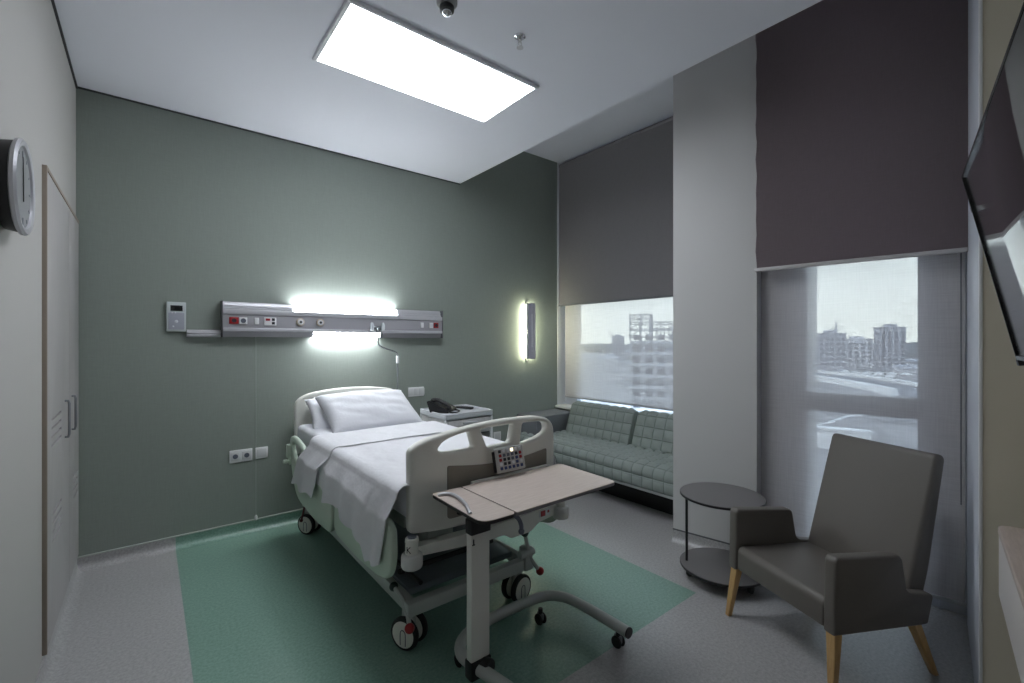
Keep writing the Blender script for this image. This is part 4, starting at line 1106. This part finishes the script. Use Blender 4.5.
# distant blocks
def block(name, label, x, y, w, d, top, rot, m, rows, colsn, extra=None):
    t = thing(name, label, 'building', (x, y, GZ), rot)
    h = top-GZ
    bm = B(); box(bm, (-w/2, -d/2, 0), (w/2, d/2, h)); obj('wall', bm, m, t)
    bm = B(); box(bm, (-w/2-.3, -d/2-.3, h), (w/2+.3, d/2+.3, h+.6)); box(bm, (-w*.2, -d*.2, h+.6), (w*.25, d*.2, h+2.2)); obj('roof', bm, m, t)
    bm = B()
    for i in range(rows):
        for j in range(colsn):
            z = h-2.6-i*(h-4)/rows; s = w/colsn; u = -w/2+s*(j+.5)
            box(bm, (u-s*.28, -d/2-.06, z-.9), (u+s*.28, -d/2+.1, z+.6)); box(bm, (-d*0+w/2-.1, -d/2+d*(j+.3)/colsn, z-.9), (w/2+.06, -d/2+d*(j+.75)/colsn, z+.6))
            box(bm, (-w/2-.06, -d/2+d*(j+.3)/colsn, z-.9), (-w/2+.1, -d/2+d*(j+.75)/colsn, z+.6))
    obj('windows', bm, M_WINDOWFAR, t)
    return t
block('apartment_block', 'wide grey apartment block under the crane beyond the tall window', 283, 83.5, 14, 18, 5.3, R(-73), M_FAR2, 6, 6)
block('apartment_block', 'low pale block between the two taller blocks beyond the tall window', 342, 87, 16, 14, 2.6, R(-73), M_FAR, 5, 5)
block('apartment_block', 'tall narrow apartment tower beyond the tall window', 310, 64, 11, 9, 8.6, R(-60), M_FAR2, 8, 4)
block('tower_block', 'small distant tower block on the skyline beyond the left window', 322, 254, 9, 9, 5.8, R(-38), M_FAR2, 6, 4)
cr = thing('tower_crane', 'thin tower crane above the apartment block beyond the tall window', 'crane', (297, 84.5, GZ))
bm = B(); box(bm, (296.8, 84.2, GZ), (297.3, 84.8, 12.2)); obj('mast', bm, M_FAR2, cr)
bm = B(); cyl(bm, (293.9, 87.2, 8.2), (300.6, 81.6, 8.2), .22, seg=6); obj('jib', bm, M_FAR2, cr)
bm = B(); box(bm, (296.5, 83.9, 7.0), (297.6, 85.1, 8.1)); obj('cab', bm, M_FAR2, cr)
# ridge of trees on the skyline
bm = B()
def ridge(x0, y0, x1, y1, n, ztop):
    for i in range(n):
        t = i/(n-1); x, y = x0+(x1-x0)*t, y0+(y1-y0)*t
        h = ztop+2.2*noise.noise(Vector((t*7, 0, ztop)))
        ball(bm, (x, y, GZ+3), 9, (1.6, 1.6, (h-GZ)/12), 10)
ridge(380, 470, 640, 280, 26, -1.2); ridge(500, 240, 620, 60, 22, 1.0)
o = obj('tree_ridge', bm, M_HILL); tag(o, 'haze-tinted ridge of trees along the horizon behind the city', 'trees', kind='stuff')
# long low sheds, road bands, embankments
for (nm, lab, pts, z0, z1, wd, m) in (
    ('road_wall', 'upper bright concrete road wall curving below the apartment blocks', [(262, 84), (236, 55.3), (206, 35), (180, 22)], GZ, GZ+1.3, 1.4, M_ROAD),
    ('road_wall', 'lower bright concrete road wall beyond the tall window', [(210, 68), (190, 51), (172, 37.5), (166, 33)], GZ, GZ+2.1, 1.6, M_ROAD)):
    bm = B(); P = smooth_path([(x, y, 0) for x, y in pts], 6); L = []; Rr = []
    for i, p in enumerate(P):
        d = (P[min(i+1, len(P)-1)]-P[max(i-1, 0)]).normalized(); nrm = Vector((-d.y, d.x, 0))
        L.append(p+nrm*wd/2); Rr.append(p-nrm*wd/2)
    rings = [[bm.verts.new((a.x, a.y, z0)), bm.verts.new((a.x, a.y, z1)), bm.verts.new((b.x, b.y, z1)), bm.verts.new((b.x, b.y, z0))] for a, b in zip(L, Rr)]
    for a, b in zip(rings, rings[1:]):
        for i in range(4): bm.faces.new((a[i], a[(i+1) % 4], b[(i+1) % 4], b[i]))
    bm.faces.new(rings[0]); bm.faces.new(rings[-1][::-1]); bmesh.ops.recalc_face_normals(bm, faces=bm.faces[:])
    c = P[len(P)//2]; o = obj(nm, bm, m, origin=(c.x, c.y, GZ)); tag(o, lab, 'road wall')
bm = B(); P = [(255, 80), (228, 52), (198, 32), (150, 14), (143, 24), (190, 44), (215, 62), (240, 86)]
extrude_profile(bm, P, GZ-.2, 'z', .24); struct('road', bm, M_ASPH)
bm = B(); P = smooth_path([(90, 40, GZ+.03), (97, 31, GZ+.03), (106, 30.2, GZ+.03), (116, 29.5, GZ+.03), (132, 21, GZ+.03), (140, 12, GZ+.03)], 6)
for a, b in zip(P, P[1:]):
    d = (b-a).normalized(); nrm = Vector((-d.y, d.x, 0))*.35
    q = [bm.verts.new(a+nrm), bm.verts.new(a-nrm), bm.verts.new(b-nrm), bm.verts.new(b+nrm)]; bm.faces.new(q)
bmesh.ops.remove_doubles(bm, verts=bm.verts[:], dist=.25); bmesh.ops.solidify(bm, geom=bm.faces[:], thickness=.25); bmesh.ops.recalc_face_normals(bm, faces=bm.faces[:])
struct('kerb', bm, M_ROAD)
bm = B(); box(bm, (-6, -.8, 0), (6, .8, 2.8)); box(bm, (-6.2, -1, 2.7), (6.2, 1, 3.0)); o = obj('site_cabin', bm, M_ROAD); o.location = (77, 24, GZ); o.rotation_euler = (0, 0, R(-73)); tag(o, 'white site cabin low outside the tall window beside the armchair back', 'cabin')
sheds = [(255, 92, 12, 5, 3.0), (330, 62, 12, 6, 4.2), (278, 47, 18, 6, 3.0), (340, 250, 40, 12, 6), (420, 268, 40, 14, 7), (300, 262, 36, 12, 4), (250, 215, 30, 10, 3.6)]
names = ['long low shed in front of the crane block', 'long low shed in front of the narrow apartment tower', 'low shed nearest the road beyond the tall window', 'dark shed below the distant tower block', 'long low shed on the skyline beyond the left window', 'low shed in the middle distance beyond the left window', 'nearest low shed beyond the left window']
for (x, y, w, d, h), lb in zip(sheds, names):
    t = thing('storage_shed', lb, 'shed', (x, y, GZ), R(-62))
    bm = B(); box(bm, (-w/2, -d/2, 0), (w/2, d/2, h)); obj('wall', bm, M_FAR, t)
    bm = B(); extrude_profile(bm, [(-d/2-.4, h), (d/2+.4, h), (0, h+1.6)], -w/2-.4, 'x', w+.8); obj('roof', bm, M_FAR2, t)
# parked cars far below
def car_mesh():
    bm = B(); extrude_profile(bm, round_poly([(-2.1, .25), (-2.15, .75), (-1.3, .9), (-.75, 1.42), (.7, 1.45), (1.35, .95), (2.05, .85), (2.1, .25)], .1, 2), -.85, 'y', 1.7); return bm
cars = None
CC = [M_ROAD, M_FAR2, M_FAR, M_ROAD]
spots = [(268-k*.5, 72-k*4.6, k) for k in range(6)]+[(258-k*4, 66-k*5.4, k) for k in range(4)]+[(350+k*6.6, 322-k*.8, k) for k in range(11)]
for x, y, k in spots:
    if cars is None:
        c = thing('parked_car', '', 'car', (x, y, GZ), R(-50+k*7))
        obj('body', car_mesh(), M_ROAD, c)
        for a in (-1.25, 1.25):
            bm = B(); cyl(bm, (a, -.88, .33), (a, .88, .33), .33, seg=14); obj('axle_wheels', bm, M_BLACK, c)
        cars = c
    else: c = dup(cars, (x, y, GZ), R(-60+(k*13) % 26))
    far = x > 345 and y > 200
    c['label'] = 'far away pale parked car in the row beyond the left window' if far else 'far away pale parked car in the lot beyond the tall window'
    c['group'] = 'parked cars beyond the left window' if far else 'parked cars beyond the tall window'

# ================================================================== LIGHT
w = bpy.data.worlds.new('sky'); sc.world = w; w.use_nodes = True
nt = w.node_tree; bg = nt.nodes['Background']
tc = nt.nodes.new('ShaderNodeTexCoord'); sp_ = nt.nodes.new('ShaderNodeSeparateXYZ'); nt.links.new(tc.outputs['Generated'], sp_.inputs[0])
rp = nt.nodes.new('ShaderNodeValToRGB'); rp.color_ramp.elements[0].position = 0; rp.color_ramp.elements[1].position = .6
rp.color_ramp.elements[0].color = lin((248, 254, 251)); rp.color_ramp.elements[1].color = lin((205, 226, 248))
nt.links.new(sp_.outputs['Z'], rp.inputs['Fac']); nt.links.new(rp.outputs['Color'], bg.inputs['Color'])
bg.inputs['Strength'].default_value = 4.6
sun = bpy.data.lights.new('sun', 'SUN'); sun.energy = 3.0; sun.angle = R(2); sun.color = (1, .96, .9)
so = bpy.data.objects.new('sun', sun); COL.objects.link(so); so.rotation_euler = (R(48), 0, R(-120))

# ================================================================== CAMERA
cam = bpy.data.cameras.new('camera'); cam.lens = 16.0; cam.sensor_width = 36.0; cam.clip_start = .02; cam.clip_end = 4000
co = bpy.data.objects.new('camera', cam); COL.objects.link(co)
co.location = (0, 0, 1.485); co.rotation_euler = (R(90), 0, R(-38.66))
sc.camera = co
vs = sc.view_settings
vs.view_transform = 'Standard'; vs.look = 'None'; vs.gamma = 1.0; vs.use_curve_mapping = False; vs.exposure = 0.0
cy = sc.cycles
cy.use_denoising = True
cy.max_bounces = 10; cy.diffuse_bounces = 6; cy.glossy_bounces = 4; cy.transmission_bounces = 6; cy.transparent_max_bounces = 16
cy.sample_clamp_indirect = 6.0
cy.caustics_reflective = False; cy.caustics_refractive = False
